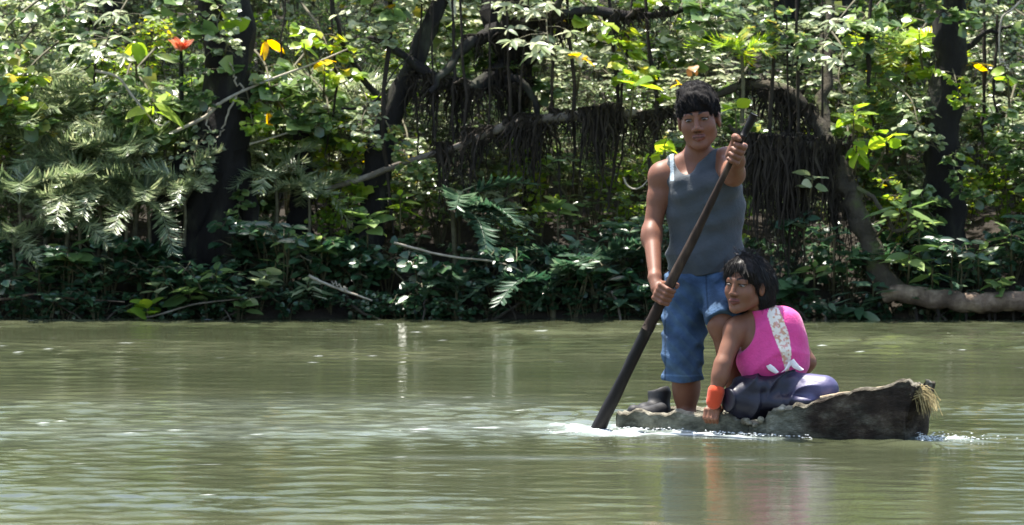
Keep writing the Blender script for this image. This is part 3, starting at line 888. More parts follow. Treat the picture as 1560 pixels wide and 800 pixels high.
singles = [
    ("pair of large lime leaves hanging near the orange flower", (207, 62, 23.2), 'leaf_lime', 'oval', 3, 0.15, 0.9),
    ("big upright bright green leaf before the thick dark trunk", (350, 40, 23.2), 'leaf_lime', 'oval', 5, 0.14, -0.6),
    ("lime leaves strung down a twig right of the thick trunk", (462, 55, 23.3), 'leaf_lime', 'oval', 6, 0.11, 0.4),
    ("orange-yellow dying leaf on the bare twig's tip", (495, 95, 23.25), 'leaf_yellow', 'oval', 3, 0.11, 0.2),
    ("yellow leaves at the very top above the leaning trunk", (590, 8, 23.4), 'leaf_yellow', 'oval', 4, 0.10, 0.3),
    ("bright yellow leaf glowing above the level pale limb", (884, 88, 23.2), 'leaf_yellow', 'heart', 3, 0.10, 0.3),
    ("vivid green pair of leaves left of the man's hair", (965, 130, 22.9), 'leaf_lime', 'oval', 4, 0.18, -0.1),
    ("yellow-lime cluster of leaves beside the man's neck", (1012, 215, 22.9), 'leaf_lime', 'heart', 8, 0.10, 0.3),
    ("lone lime leaf hanging lower beside the man's shoulder", (992, 232, 22.9), 'leaf_lime', 'heart', 2, 0.10, 0.8),
    ("yellow leaf just behind the man's hair", (1036, 128, 22.95), 'leaf_yellow', 'oval', 2, 0.11, 0.3),
    ("withered brownish-yellow leaf hanging above the man's head", (1055, 100, 23.0), 'leaf_dry', 'oval', 3, 0.09, 0.9),
    ("lime leaf between the man's head and the pole top", (1120, 165, 22.95), 'leaf_lime', 'oval', 3, 0.14, 0.2),
    ("lime leaf fan at the mossy tree's crook", (1300, 170, 22.95), 'leaf_lime', 'oval', 10, 0.15, 0.2),
    ("bright green leaves hanging below the mossy tree's crook", (1305, 215, 22.95), 'leaf_lime', 'oval', 7, 0.13, 0.7),
    ("lime leaves with one reddish leaf right of the mossy crook", (1352, 205, 23.0), 'leaf_lime', 'oval', 7, 0.13, 0.2),
    ("lime leaves above the creeper-wrapped trunk", (1400, 48, 23.3), 'leaf_lime', 'oval', 6, 0.13, 0.1),
    ("yellowing leaves right of the creeper-wrapped trunk", (1482, 98, 23.5), 'leaf_yellow', 'lance', 4, 0.15, 0.5),
    ("lime leaves under the crooked hanging twig", (1535, 105, 23.0), 'leaf_lime', 'oval', 5, 0.12, 0.2),
    ("yellow strip leaves hung on the thick trunk's right side", (405, 60, 23.6), 'leaf_yellow', 'lance', 3, 0.16, 1.1),
    ("orange-yellow leaf tuft low on the thick trunk's right side", (408, 168, 23.6), 'leaf_yellow', 'lance', 2, 0.13, 1.0),
    ("yellowish arching strap leaves right of the palms", (232, 150, 23.3), 'leaf_lime', 'lance', 5, 0.30, 0.7),
    ("white-green shining leaf on the bank below the mossy limb", (1238, 268, 22.9), 'leaf_pale', 'oval', 6, 0.12, 0.0),
    ("small pale plant standing at the water line under the palms", (225, 465, 22.85), 'leaf_lime', 'oval', 9, 0.13, -0.2),
    ("bright small plant just above the water line plant", (240, 432, 22.85), 'leaf_pale', 'oval', 7, 0.12, 0.0),
    ("long-leaved rosette crowning the curled mossy twig", (1372, 310, 22.85), 'leaf_mid', 'lance', 8, 0.26, 0.0),
    ("shiny long-leaved rosette above the driftwood log", (1385, 385, 22.8), 'leaf_mid', 'lance', 10, 0.26, 0.1),
]
for k, (lab, (px, py, Y), mt, sh, n, L, hang) in enumerate(singles):
    sprig(lab, P(px, py, Y), mt, sh, n, L, seed=k, hang=hang)

# rosettes with long shiny leaves along the bank
ROS = [(1270, 350, 22.9, 'leaf_blue'), (1330, 430, 22.85, 'leaf_blue'), (1240, 405, 22.9, 'leaf_mid'), (1290, 392, 22.95, 'leaf_dark'), (1420, 405, 22.8, 'leaf_mid'), (1450, 428, 22.78, 'leaf_blue'), (1520, 425, 22.8, 'leaf_mid'), (1490, 380, 22.9, 'leaf_mid'),
       (1540, 350, 22.95, 'leaf_mid'), (1205, 430, 22.9, 'leaf_dark'), (1310, 462, 22.85, 'leaf_dark'), (1262, 455, 22.85, 'leaf_blue'), (1225, 330, 22.95, 'leaf_blue'), (1400, 330, 23.0, 'leaf_mid'), (1350, 375, 22.95, 'leaf_dark'),
       (405, 420, 22.85, 'leaf_pale'), (440, 355, 22.95, 'leaf_mid'), (470, 430, 22.85, 'leaf_pale'), (370, 455, 22.85, 'leaf_mid'), (330, 410, 22.85, 'leaf_mid'), (420, 395, 22.9, 'leaf_mid'), (490, 365, 22.95, 'leaf_mid'), (445, 440, 22.85, 'leaf_blue'),
       (960, 420, 22.95, 'leaf_dark'), (950, 450, 22.9, 'leaf_blue'), (800, 345, 23.1, 'leaf_blue'), (880, 350, 23.1, 'leaf_blue'), (850, 310, 23.2, 'leaf_mid'), (250, 395, 22.9, 'leaf_mid'), (160, 400, 22.9, 'leaf_pale'), (105, 380, 22.9, 'leaf_mid'), (60, 410, 22.9, 'leaf_mid'), (130, 430, 22.9, 'leaf_dark'), (290, 440, 22.88, 'leaf_mid'),
       (1590, 400, 22.85, 'leaf_mid'), (-40, 400, 22.9, 'leaf_mid'), (560, 330, 23.1, 'leaf_mid'), (610, 300, 23.2, 'leaf_lime'), (530, 300, 23.2, 'leaf_mid'), (770, 300, 23.3, 'leaf_pale'), (700, 290, 23.3, 'leaf_pale')]
for k, (px, py, Y, mt) in enumerate(ROS):
    rt = ground(px, Y + 0.35)
    lab = {'leaf_blue': "bluish", 'leaf_mid': "green", 'leaf_dark': "dark", 'leaf_pale': "pale", 'leaf_lime': "lime"}[mt] + (" long-leaved" if k % 3 else " oval-leaved") + " rosette plant at the edge of the bank"
    sprig(lab, P(px, py, Y), mt, 'lance' if k % 3 else 'oval', int(rng.integers(8, 13)), float(rng.uniform(0.10, 0.175)), name="rosette_plant", group=lab + "s", seed=100 + k, hang=0.1, root=rt)

# ------------------------------------------------------------------ shrubs and saplings filling the bank
def proto(seed, mat, *a, **k):
    fo, st = make_shrub(seed, *a, **k)
    return fo.mesh("foliage", M[mat]), st.mesh("stem", M['stem'])


KINDS = {
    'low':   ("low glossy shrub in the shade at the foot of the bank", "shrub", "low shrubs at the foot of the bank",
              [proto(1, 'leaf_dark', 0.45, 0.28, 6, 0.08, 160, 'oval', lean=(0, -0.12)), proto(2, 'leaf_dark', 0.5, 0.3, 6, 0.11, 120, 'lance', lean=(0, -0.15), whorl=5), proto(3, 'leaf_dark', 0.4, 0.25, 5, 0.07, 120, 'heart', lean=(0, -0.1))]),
    'mid':   ("leafy waist-high shrub with oval leaves on the bank", "shrub", "oval-leaved shrubs on the bank",
              [proto(11, 'leaf_mid', 1.1, 0.42, 8, 0.075, 600, 'oval', lean=(0, -0.25)), proto(12, 'leaf_pale', 1.0, 0.4, 8, 0.065, 640, 'oval', lean=(0, -0.2)), proto(13, 'leaf_mid', 1.25, 0.45, 8, 0.10, 460, 'lance', lean=(0, -0.25), whorl=6), proto(14, 'leaf_lime', 1.1, 0.4, 7, 0.075, 420, 'oval', lean=(0, -0.2))]),
    'tall':  ("", "sapling", "",
              [proto(21, 'leaf_mid', 2.2, 0.5, 9, 0.065, 1100, 'oval', bare=0.25), proto(22, 'leaf_pale', 2.3, 0.55, 9, 0.058, 1200, 'oval', bare=0.25), proto(23, 'leaf_lime', 2.0, 0.5, 8, 0.07, 800, 'oval', bare=0.3), proto(24, 'leaf_mid', 2.5, 0.5, 9, 0.10, 800, 'lance', bare=0.3, whorl=6), proto(25, 'leaf_pale', 2.1, 0.5, 8, 0.055, 1200, 'heart', bare=0.25), proto(26, 'leaf_pale', 2.2, 0.5, 8, 0.10, 900, 'lance', bare=0.25, whorl=5)]),
    'edge':  ("", "sapling", "",
              [proto(31, 'leaf_pale', 1.9, 0.42, 7, 0.052, 900, 'oval', lean=(0, -0.35), bare=0.3), proto(32, 'leaf_mid', 2.1, 0.45, 7, 0.06, 850, 'oval', lean=(0, -0.4), bare=0.3), proto(33, 'leaf_lime', 1.8, 0.4, 6, 0.06, 600, 'oval', lean=(0.1, -0.35), bare=0.35), proto(34, 'leaf_pale', 1.7, 0.42, 7, 0.085, 700, 'lance', lean=(0, -0.3), bare=0.25, whorl=5)]),
}


KIND_LABELS = {
    'low': ["low dark glossy-leaved shrub at the foot of the bank", "low shrub with whorls of narrow leaves at the foot of the bank", "low dark shrub with small heart-shaped leaves at the foot of the bank"],
    'mid': ["bushy green shrub with oval leaves on the bank", "pale grey-green shrub with oval leaves on the bank", "shrub with whorled narrow green leaves on the bank", "yellow-green shrub with oval leaves on the bank"],
    'tall': ["tall green sapling with oval leaves in the thicket", "tall pale sapling with small oval leaves in the thicket", "tall lime-green sapling in the thicket", "tall green sapling with whorled long leaves in the thicket", "tall pale sapling with small heart-shaped leaves in the thicket", "tall pale sapling with whorled long leaves in the thicket"],
    'edge': ["slender pale small-leaved sapling leaning toward the river", "slender green small-leaved sapling leaning toward the river", "slender lime-leaved sapling leaning toward the river", "slender pale long-leaved sapling leaning toward the river"],
}


def plant(kind, px, Y, i=None, s=1.0):
    lab, cat, grp, protos = KINDS[kind]
    i = int(rng.integers(0, len(protos))) if i is None else i
    fo, st = protos[i]
    lab = KIND_LABELS[kind][i]
    g = ground(px, Y)
    t = thing({'low': "low_shrub", 'mid': "leafy_shrub", 'tall': "sapling", 'edge': "leaning_sapling"}[kind], lab, cat, tuple(g), (0, 0, float(rng.uniform(-0.9, 0.9) if kind != 'tall' else rng.uniform(0, 6.28))), lab + " (look-alikes)", float(s))
    obj("foliage", fo, t)
    obj("stem", st, t)


def dark_gap(px):
    # the photo keeps a few openings in front of trunks and the moss curtain
    return (280 < px < 385) or (1140 < px < 1290) or (1410 < px < 1470)


PROTO_H = {'low': [0.45, 0.5, 0.4], 'mid': [1.1, 1.0, 1.25, 1.1], 'tall': [2.2, 2.3, 2.0, 2.5, 2.1, 2.2], 'edge': [1.9, 2.1, 1.8, 1.7]}
pr = np.random.default_rng(77)
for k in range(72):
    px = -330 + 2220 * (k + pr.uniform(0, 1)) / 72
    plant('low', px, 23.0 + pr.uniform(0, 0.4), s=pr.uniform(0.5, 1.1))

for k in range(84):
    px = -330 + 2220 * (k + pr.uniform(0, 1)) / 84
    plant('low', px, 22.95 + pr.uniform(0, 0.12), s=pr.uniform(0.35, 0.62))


def terrace(kind, n, y0, y1, t0, t1, keep_clear=True):
    """rows that step up away from the river, so every row's top catches the sun"""
    for k in range(n):
        px = -330 + 2220 * (k + pr.uniform(0, 1)) / n
        Y = pr.uniform(y0, y1)
        top = pr.uniform(t0, t1)
        if keep_clear and ((225 < px < 400) or (1120 < px < 1310) or (1395 < px < 1485) or (540 < px < 620)):
            Y, top = Y + 0.7, top * 0.8
        i = int(pr.integers(0, len(PROTO_H[kind])))
        g = ground(px, Y)[2]
        plant(kind, px, Y, i, s=max(0.35, (top - g) / PROTO_H[kind][i]))


terrace('mid', 24, 23.4, 23.8, 0.65, 0.95)
terrace('mid', 40, 23.7, 24.2, 0.95, 1.40)
terrace('edge', 34, 24.0, 24.6, 1.15, 1.70)
terrace('edge', 36, 24.5, 25.2, 1.45, 2.05)
terrace('tall', 38, 25.1, 26.0, 1.8, 2.4, False)
terrace('tall', 36, 26.0, 27.2, 2.1, 2.9, False)
terrace('tall', 34, 27.2, 28.6, 2.6, 3.8, False)

# leafy boughs hanging in from the trees above the frame
def make_bough(seed, L, n, leafL, shape, whorl=0):
    r = np.random.default_rng(seed)
    fo, st = MB(), MB()
    c = spline([(0, 0.5, 0.75 * L), (r.normal(0, 0.05), 0.22, 0.45 * L), (r.normal(0, 0.08), 0.02, 0.1 * L), (r.normal(0, 0.1), -0.1, -0.3 * L)], 16)
    V, F = tube(c, [0.010, 0.006, 0.002], 5)
    st.add(V, F)
    pos, dirs = [], []
    for k in range(n // 5):
        t = r.uniform(0.3, 1)
        b0 = c[int(t * 15)]
        a = r.uniform(0, 6.28)
        sd_ = np.array([math.cos(a), 0.6 * math.sin(a), r.uniform(-0.3, 0.3)])
        l = r.uniform(0.05, 0.30) * (1.25 - 0.6 * t)
        V, F = tube([b0, b0 + sd_ * l * 0.5 + [0, 0, 0.015], b0 + sd_ * l], [0.003, 0.0015], 4)
        st.add(V, F)
        for q in range(5):
            bb = a + (r.normal(0, 0.8) if not whorl else q * 1.256)
            pos.append(b0 + sd_ * l * (r.uniform(0.35, 1) if not whorl else 1.0))
            dirs.append([math.cos(bb), math.sin(bb), r.uniform(-0.6, 0.2)])
    leaves(fo, np.array(pos), np.array(dirs), leafL * r.uniform(0.6, 1.2, len(pos)), shape, r=r)
    return fo, st


BOUGHS = []
for k, (mt, L, n, l, sh_, wh, lab) in enumerate([
        ('leaf_lime', 0.55, 110, 0.075, 'oval', 0, "leafy lime-green bough hanging in from the trees above"),
        ('leaf_pale', 0.6, 140, 0.06, 'oval', 0, "leafy pale-green bough hanging in from the trees above"),
        ('leaf_mid', 0.6, 120, 0.08, 'oval', 0, "leafy green bough hanging in from the trees above"),
        ('leaf_pale', 0.55, 120, 0.10, 'lance', 1, "pale bough with whorled long leaves hanging in from above"),
        ('leaf_mid', 0.5, 90, 0.10, 'heart', 0, "green bough with broad heart-shaped leaves hanging from above")]):
    fo, st = make_bough(700 + k, L, n, l, sh_, wh)
    BOUGHS.append((fo.mesh("foliage", M[mt]), st.mesh("stem", M['stem']), lab))
bo_r = np.random.default_rng(78)
for k in range(104):
    px = -260 + 2080 * (k + bo_r.uniform(0, 1)) / 104
    py = bo_r.uniform(-20, 290) if not (620 < px < 1060) else bo_r.uniform(-30, 120)
    Yb = bo_r.uniform(23.25, 24.1)
    if 285 < px < 385 or 1405 < px < 1465 or 1130 < px < 1280:
        if k % 3:
            continue
        py = bo_r.uniform(-30, 90)
        Yb = bo_r.uniform(23.0, 23.15)
    fo, st, lab = BOUGHS[int(bo_r.integers(0, 5))]
    t = thing("leafy_bough", lab, "branch", tuple(P(px, py, Yb)), (0, 0, bo_r.uniform(-0.7, 0.7)), lab + " (look-alikes)", bo_r.uniform(0.8, 1.3))
    obj("foliage", fo, t)
    obj("stem", st, t)

for (px, py, i, s_) in ((305, 250, 1, 0.8), (385, 190, 0, 0.7), (300, 130, 2, 0.8), (372, 330, 2, 0.7), (1410, 200, 1, 0.8), (1470, 280, 2, 0.8), (1420, 320, 4, 0.7), (1462, 150, 0, 0.7), (560, 200, 1, 0.7), (620, 240, 2, 0.7)):
    fo, st, lab = BOUGHS[i]
    t = thing("climbing_creeper", "leafy creeper climbing one of the dark trunks", "creeper", tuple(P(px, py, 23.2)), (0, 0, bo_r.uniform(-0.7, 0.7)), "creepers on the dark trunks", s_)
    obj("foliage", fo, t)
    obj("stem", st, t)

# roots and dead sticks trailing from the mud into the river
for k in range(16):
    px = -60 + 1680 * (k + bo_r.uniform(0, 1)) / 16
    l = bo_r.uniform(10, 70) * (1 if k % 2 else -1)
    c = [P(px, 455 + bo_r.uniform(-25, 10), 23.1), P(px + l * 0.4, 462 + bo_r.uniform(-14, 8), 22.95), P(px + l, 488, 22.85), P(px + l * 1.2, 496, 22.83)]
    base = c[0]
    V, F = tube(spline(c, 12) - base + bo_r.normal(0, 0.006, (12, 3)), bo_r.uniform(0.006, 0.014) * np.array([1, 0.8, 0.5]), 5, 0.2)
    mb = MB()
    mb.add(V, F)
    tag(obj("bank_root", mb.mesh("bank_root", M['bark_moss' if k % 3 else 'bark_grey']), None, tuple(base)), "thin root trailing from the mud bank into the water", "root", "roots along the water's edge")

# the wood behind, one mass of leaves
mb = MB()
n = 42000
x = pr.uniform(-11, 11, n)
y = 28.5 + pr.uniform(0, 7, n)
clx, clz = pr.uniform(-11, 11, 700), pr.uniform(0.3, 8, 700)
cly = 28.5 + pr.uniform(0, 7, 700)
ci = pr.integers(0, 700, n)
pos = np.stack([clx[ci], cly[ci], clz[ci] + (cly[ci] - 28.5) * 0.25], 1) + pr.normal(0, 0.32, (n, 3))
leaves(mb, pos, pr.normal(0, 1, (n, 3)) * [1, 1, 0.6], 0.12 * pr.uniform(0.6, 1.3, n), 'oval', r=pr)
tag(obj("background_foliage", mb.mesh("background_foliage", M['leaf_pale'])), "mass of sunlit leaves of the wood behind the bank", "foliage", kind="stuff")
# ------------------------------------------------------------------ implicit surfaces for bodies and cloth
class Field:
    def __init__(s, lo, hi, h):
        s.lo, s.h = np.asarray(lo, float), h
        s.dim = np.ceil((np.asarray(hi) - s.lo) / h).astype(int) + 1
        s.a = np.full(s.dim, 0.06, np.float32)

    def block(s, lo, hi):
        i0 = np.clip(np.floor((np.asarray(lo) - s.lo) / s.h).astype(int), 0, s.dim)
        i1 = np.clip(np.ceil((np.asarray(hi) - s.lo) / s.h).astype(int) + 1, 0, s.dim)
        sl = tuple(slice(a, b) for a, b in zip(i0, i1))
        ax = [(s.lo[k] + s.h * np.arange(i0[k], i1[k])).astype(np.float32) for k in range(3)]
        return sl, ax[0][:, None, None], ax[1][None, :, None], ax[2][None, None, :]

    def add(s, prim, off=0.0, k=None):
        f, lo, hi, kk = prim
        k = kk if k is None else k
        pad = k + off + 3 * s.h
        sl, X, Y, Z = s.block(lo - pad, hi + pad)
        if 0 in s.a[sl].shape:
            return
        d = f(X, Y, Z) - off
        a = s.a[sl]
        h = np.clip(0.5 + 0.5 * (a - d) / k, 0, 1)
        s.a[sl] = a * (1 - h) + d * h - k * h * (1 - h)

    def cut(s, prim, k=0.004):
        f, lo, hi, _ = prim
        sl, X, Y, Z = s.block(lo - 0.03, hi + 0.03)
        d = -f(X, Y, Z)
        a = s.a[sl]
        h = np.clip(0.5 - 0.5 * (a - d) / k, 0, 1)
        s.a[sl] = a * (1 - h) + d * h + k * h * (1 - h)

    def warp(s, fn, lo=None, hi=None):
        sl, X, Y, Z = s.block(s.lo if lo is None else lo, s.lo + s.h * s.dim if hi is None else hi)
        s.a[sl] += fn(X, Y, Z).astype(np.float32)

    def keep(s, fn):
        """intersect with a region given by a signed function (negative inside)"""
        sl, X, Y, Z = s.block(s.lo, s.lo + s.h * s.dim)
        s.a = np.maximum(s.a, fn(X, Y, Z) + 0 * s.a)

    def mesh(s, smooth_it=2):
        a = s.a
        ins = a < 0
        c = np.zeros(tuple(s.dim - 1), np.uint8)
        for dx in (0, 1):
            for dy in (0, 1):
                for dz in (0, 1):
                    c += ins[dx:s.dim[0] - 1 + dx, dy:s.dim[1] - 1 + dy, dz:s.dim[2] - 1 + dz]
        act = np.argwhere((c > 0) & (c < 8))
        idx = np.full(c.shape, -1, np.int32)
        idx[tuple(act.T)] = np.arange(len(act))
        corners = np.array([(x, y, z) for x in (0, 1) for y in (0, 1) for z in (0, 1)])
        val = np.stack([a[tuple((act + q).T)] for q in corners], 1)
        acc = np.zeros((len(act), 3))
        cnt = np.zeros(len(act))
        for i in range(8):
            for j in range(i + 1, 8):
                if np.abs(corners[i] - corners[j]).sum() == 1:
                    va, vb = val[:, i], val[:, j]
                    m_ = (va < 0) != (vb < 0)
                    t = np.where(m_, va / np.where(m_, va - vb, 1), 0)
                    acc += np.where(m_[:, None], corners[i] + (corners[j] - corners[i]) * t[:, None], 0)
                    cnt += m_
        V = (act + acc / cnt[:, None]) * s.h + s.lo
        Fl = []
        for ax in range(3):
            o1, o2 = [(1, 2), (2, 0), (0, 1)][ax]
            A = ins[tuple(slice(0, -1) if k == ax else slice(None) for k in range(3))]
            B = ins[tuple(slice(1, None) if k == ax else slice(None) for k in range(3))]
            e = np.argwhere(A != B)
            ok = (e[:, o1] > 0) & (e[:, o2] > 0) & (e[:, o1] < s.dim[o1] - 1) & (e[:, o2] < s.dim[o2] - 1)
            e = e[ok]
            u = np.zeros(3, int); u[o1] = 1
            w = np.zeros(3, int); w[o2] = 1
            q = np.stack([idx[tuple((e - u - w).T)], idx[tuple((e - w).T)], idx[tuple(e.T)], idx[tuple((e - u).T)]], 1)
            flip = ~A[tuple(e.T)]
            q[flip] = q[flip][:, ::-1]
            Fl.append(q)
        F = np.concatenate(Fl)
        F = F[(F >= 0).all(1)]
        for it in range(smooth_it):
            S = np.zeros_like(V)
            n_ = np.zeros(len(V))
            for k in range(4):
                np.add.at(S, F[:, k], V[F[:, (k + 1) % 4]])
                np.add.at(n_, F[:, k], 1)
                np.add.at(S, F[:, k], V[F[:, (k + 3) % 4]])
                np.add.at(n_, F[:, k], 1)
            V = V * 0.5 + 0.5 * S / np.maximum(n_, 1)[:, None]
        return V, F


def rcone(p0, p1, r0, r1, k=0.02):
    p0, p1 = np.asarray(p0, float), np.asarray(p1, float)
    d = p1 - p0
    dd = float(d @ d) + 1e-12

    def f(X, Y, Z):
        t = np.clip(((X - p0[0]) * d[0] + (Y - p0[1]) * d[1] + (Z - p0[2]) * d[2]) / dd, 0, 1)
        return np.sqrt((X - p0[0] - t * d[0]) ** 2 + (Y - p0[1] - t * d[1]) ** 2 + (Z - p0[2] - t * d[2]) ** 2) - (r0 + t * (r1 - r0))
    rm = max(r0, r1)
    return f, np.minimum(p0, p1) - rm, np.maximum(p0, p1) + rm, k


def ell(c, r, k=0.03, R=None):
    c, r = np.asarray(c, float), np.asarray(r, float)
    R = np.eye(3) if R is None else np.asarray(R)      # rows: local axes

    def f(X, Y, Z):
        dx, dy, dz = X - c[0], Y - c[1], Z - c[2]
        q = [R[i][0] * dx + R[i][1] * dy + R[i][2] * dz for i in range(3)]
        k0 = np.sqrt(sum((q[i] / r[i]) ** 2 for i in range(3)))
        k1 = np.sqrt(sum((q[i] / r[i] ** 2) ** 2 for i in range(3))) + 1e-6
        return k0 * (k0 - 1) / k1
    ext = np.sqrt(((R * r[:, None]) ** 2).sum(0))
    return f, c - ext, c + ext, k


class Head:
    """head in its own frame: x to one side, y out of the face, z up; origin between the eyes' height"""
    def __init__(s, c, yaw, pitch=0.0, roll=0.0, size=1.0):
        # yaw: turn of the face from the viewer (-Y) toward -X
        f = np.array([-math.sin(yaw), -math.cos(yaw), 0.0])
        up = np.array([0, 0, 1.0])
        f = unit(f * math.cos(pitch) + up * math.sin(pitch))
        side = unit(np.cross(f, up))
        up = unit(np.cross(side, f))
        side, up = side * math.cos(roll) + up * math.sin(roll), up * math.cos(roll) - side * math.sin(roll)
        s.c, s.R, s.s = np.asarray(c, float), np.array([side, f, up]), size

    def w(s, p):
        return s.c + (np.asarray(p, float) * s.s) @ s.R

    def l(s, V):
        return ((V - s.c) @ s.R.T) / s.s

    def cone(s, a, b, r0, r1, k=0.01):
        return rcone(s.w(a), s.w(b), r0 * s.s, r1 * s.s, k * s.s)

    def ell(s, c, r, k=0.02, tilt=None):
        R = s.R if tilt is None else np.asarray(tilt) @ s.R
        return ell(s.w(c), np.asarray(r) * s.s, k * s.s, R)

    def build(s, F, fem=False):
        add = F.add
        add(s.ell((0, -0.016, 0.036), (0.074, 0.094, 0.086), 0.02))
        add(s.ell((0, 0.028, -0.035), (0.060 if fem else 0.066, 0.062, 0.080), 0.03))
        for q in (-1, 1):
            add(s.cone((q * 0.045, 0.006, -0.062), (q * 0.014, 0.066, -0.099), 0.020, 0.017, 0.026))
            add(s.ell((q * 0.043, 0.054, -0.030), (0.022, 0.022, 0.026), 0.026))
            add(s.cone((q * 0.012, 0.090, 0.024), (q * 0.044, 0.074, 0.022), 0.007, 0.007, 0.020))
        add(s.ell((0, 0.074, -0.104 if fem else -0.106), (0.014 if fem else 0.018, 0.014, 0.013), 0.018))
        for q in (-1, 1):
            F.cut((s.ell((q * 0.031, 0.100, 0.002), (0.019, 0.014, 0.010))), 0.014 * s.s)
        add(s.cone((0, 0.090, 0.010), (0, 0.105 if fem else 0.109, -0.034), 0.0075, 0.0105 if fem else 0.0125, 0.012))
        for q in (-1, 1):
            add(s.ell((q * (0.012 if fem else 0.015), 0.097, -0.039), (0.010, 0.011, 0.0085), 0.009))
            # lids over the eyeball
            add(s.cone((q * 0.018, 0.0855, 0.0085), (q * 0.044, 0.0800, 0.0085), 0.0035, 0.0035, 0.012))
            add(s.cone((0, 0.0985, -0.063), (q * 0.022, 0.086, -0.067), 0.0075, 0.0045, 0.006))
            add(s.cone((0, 0.096, -0.075), (q * 0.020, 0.085, -0.070), 0.0088, 0.0045, 0.006))
            # ear
            tl = np.array([[math.cos(0.35 * q), 0, math.sin(0.1) * 0], [0, 1, 0.0], [0, 0, 1.0]])
            add(s.ell((q * 0.079, -0.008, -0.010), (0.011, 0.021, 0.033), 0.008))
            F.cut(s.ell((q * 0.092, -0.002, -0.008), (0.008, 0.010, 0.017)), 0.006)

    def paint(s, V, base, lip, brow, col=None):
        q = s.l(V)
        c = np.tile(np.asarray(base, float), (len(V), 1)) if col is None else col
        inside = (np.abs(q) < 0.14).all(1) & (q[:, 1] > 0.04)
        x, y, z = np.abs(q[:, 0]), q[:, 1], q[:, 2]
        li = inside & (y > 0.075) & (z < -0.056 - 0.10 * x) & (z > -0.0845 + 0.38 * x) & (x < 0.026)
        c[li] = lip
        ml = inside & (y > 0.075) & (np.abs(z + 0.0690) < 0.0022) & (x < 0.024)
        c[ml] = np.asarray(lip) * 0.35
        br = inside & (np.abs(z - (0.0245 + 0.010 * np.sin(np.clip((x - 0.012) / 0.04, 0, 1) * 2.4))) < 0.0048) & (x > 0.012) & (x < 0.054)
        c[br] = brow
        lash = inside & (np.abs(z - 0.0068) < 0.0022) & (x > 0.016) & (x < 0.049) & (y > 0.07)
        c[lash] = np.asarray(brow) * 1.3
        nos = inside & (np.abs(z + 0.0465) < 0.0035) & (np.abs(x - 0.008) < 0.0045)
        c[nos] = np.asarray(base) * 0.3
        return c

    def eyes(s, parent, origin, mats):
        # eyeball with iris turned out of the face
        u, v = np.meshgrid(np.linspace(0, np.pi, 13), np.linspace(0, 2 * np.pi, 17)[:-1], indexing='ij')
        V = np.stack([np.sin(u) * np.cos(v), np.cos(u), np.sin(u) * np.sin(v)], -1).reshape(-1, 3)
        F = []
        for i in range(12):
            for j in range(16):
                F.append((i * 16 + j, i * 16 + (j + 1) % 16, (i + 1) * 16 + (j + 1) % 16, (i + 1) * 16 + j))
        cols = np.tile([0.22, 0.19, 0.17], (len(V), 1))
        cols[V[:, 1] > 0.80] = (0.022, 0.012, 0.008)
        cols[V[:, 1] > 0.975] = (0.004, 0.004, 0.004)
        for q in (-1, 1):
            W = s.w(V * np.array([0.0135, 0.0125, 0.0056]) + np.array([q * 0.0315, 0.0785, 0.0005]))
            obj("eye", mesh_np("eye", W, np.array(F), mats, True, None, cols), parent)


def grip(c, axis, palm, rp, wrist, wr, finger_side, s=1.0):
    """a closed hand on a round shaft: palm slab, four unequal fingers curled round it, a thumb from the side"""
    a = unit(axis)
    p = unit(np.asarray(palm) - np.dot(palm, a) * a)
    q = np.cross(a, p)
    if np.dot(q, finger_side) < 0:
        q = -q
    c = np.asarray(c, float)

    def pt(ang, off, rad):
        g = math.radians(ang)
        return c + a * off * s + (p * math.cos(g) + q * math.sin(g)) * rad
    out = [rcone(wrist, pt(-8, 0.0, rp + 0.024 * s), wr, 0.027 * s, 0.02)]
    lens = [0.86, 0.97, 1.0, 0.9]
    for i in range(4):
        o = (i - 1.5) * 0.0205
        L = lens[i]
        out.append(rcone(pt(-30, o * 0.8, rp + 0.022 * s), pt(48, o, rp + 0.015 * s), 0.015 * s, 0.0115 * s, 0.012))
        out.append(rcone(pt(48, o, rp + 0.015 * s), pt(118, o, rp + 0.013 * s), 0.0112 * s, 0.0100 * s, 0.004))
        out.append(rcone(pt(118, o, rp + 0.013 * s), pt(118 + 62 * L, o * 0.97, rp + 0.011 * s), 0.0100 * s, 0.0092 * s, 0.004))
        out.append(rcone(pt(118 + 62 * L, o * 0.97, rp + 0.011 * s), pt(118 + 112 * L, o * 0.95, rp + 0.009 * s), 0.0092 * s, 0.0080 * s, 0.004))
    out.append(rcone(pt(-25, 0.018, rp + 0.024 * s), pt(-70, 0.046, rp + 0.017 * s), 0.016 * s, 0.0125 * s, 0.010))
    out.append(rcone(pt(-70, 0.046, rp + 0.017 * s), pt(-125, 0.052, rp + 0.012 * s), 0.0122 * s, 0.0105 * s, 0.005))
    out.append(rcone(pt(-125, 0.052, rp + 0.012 * s), pt(-165, 0.050, rp + 0.010 * s), 0.0105 * s, 0.0088 * s, 0.005))
    return out


def wrinkle(freq, amp, seed, stretch=(1, 1, 1)):
    r = np.random.default_rng(seed)
    ws = [(unit(r.normal(0, 1, 3) * stretch) * freq * r.uniform(0.6, 1.7), r.uniform(0, 6.28)) for _ in range(7)]

    def f(X, Y, Z):
        o = 0
        for w, ph in ws:
            o = o + np.sin(w[0] * X + w[1] * Y + w[2] * Z + ph + 1.2 * np.sin(0.4 * (w[1] * X - w[0] * Z)))
        return amp * o / 3.0
    return f


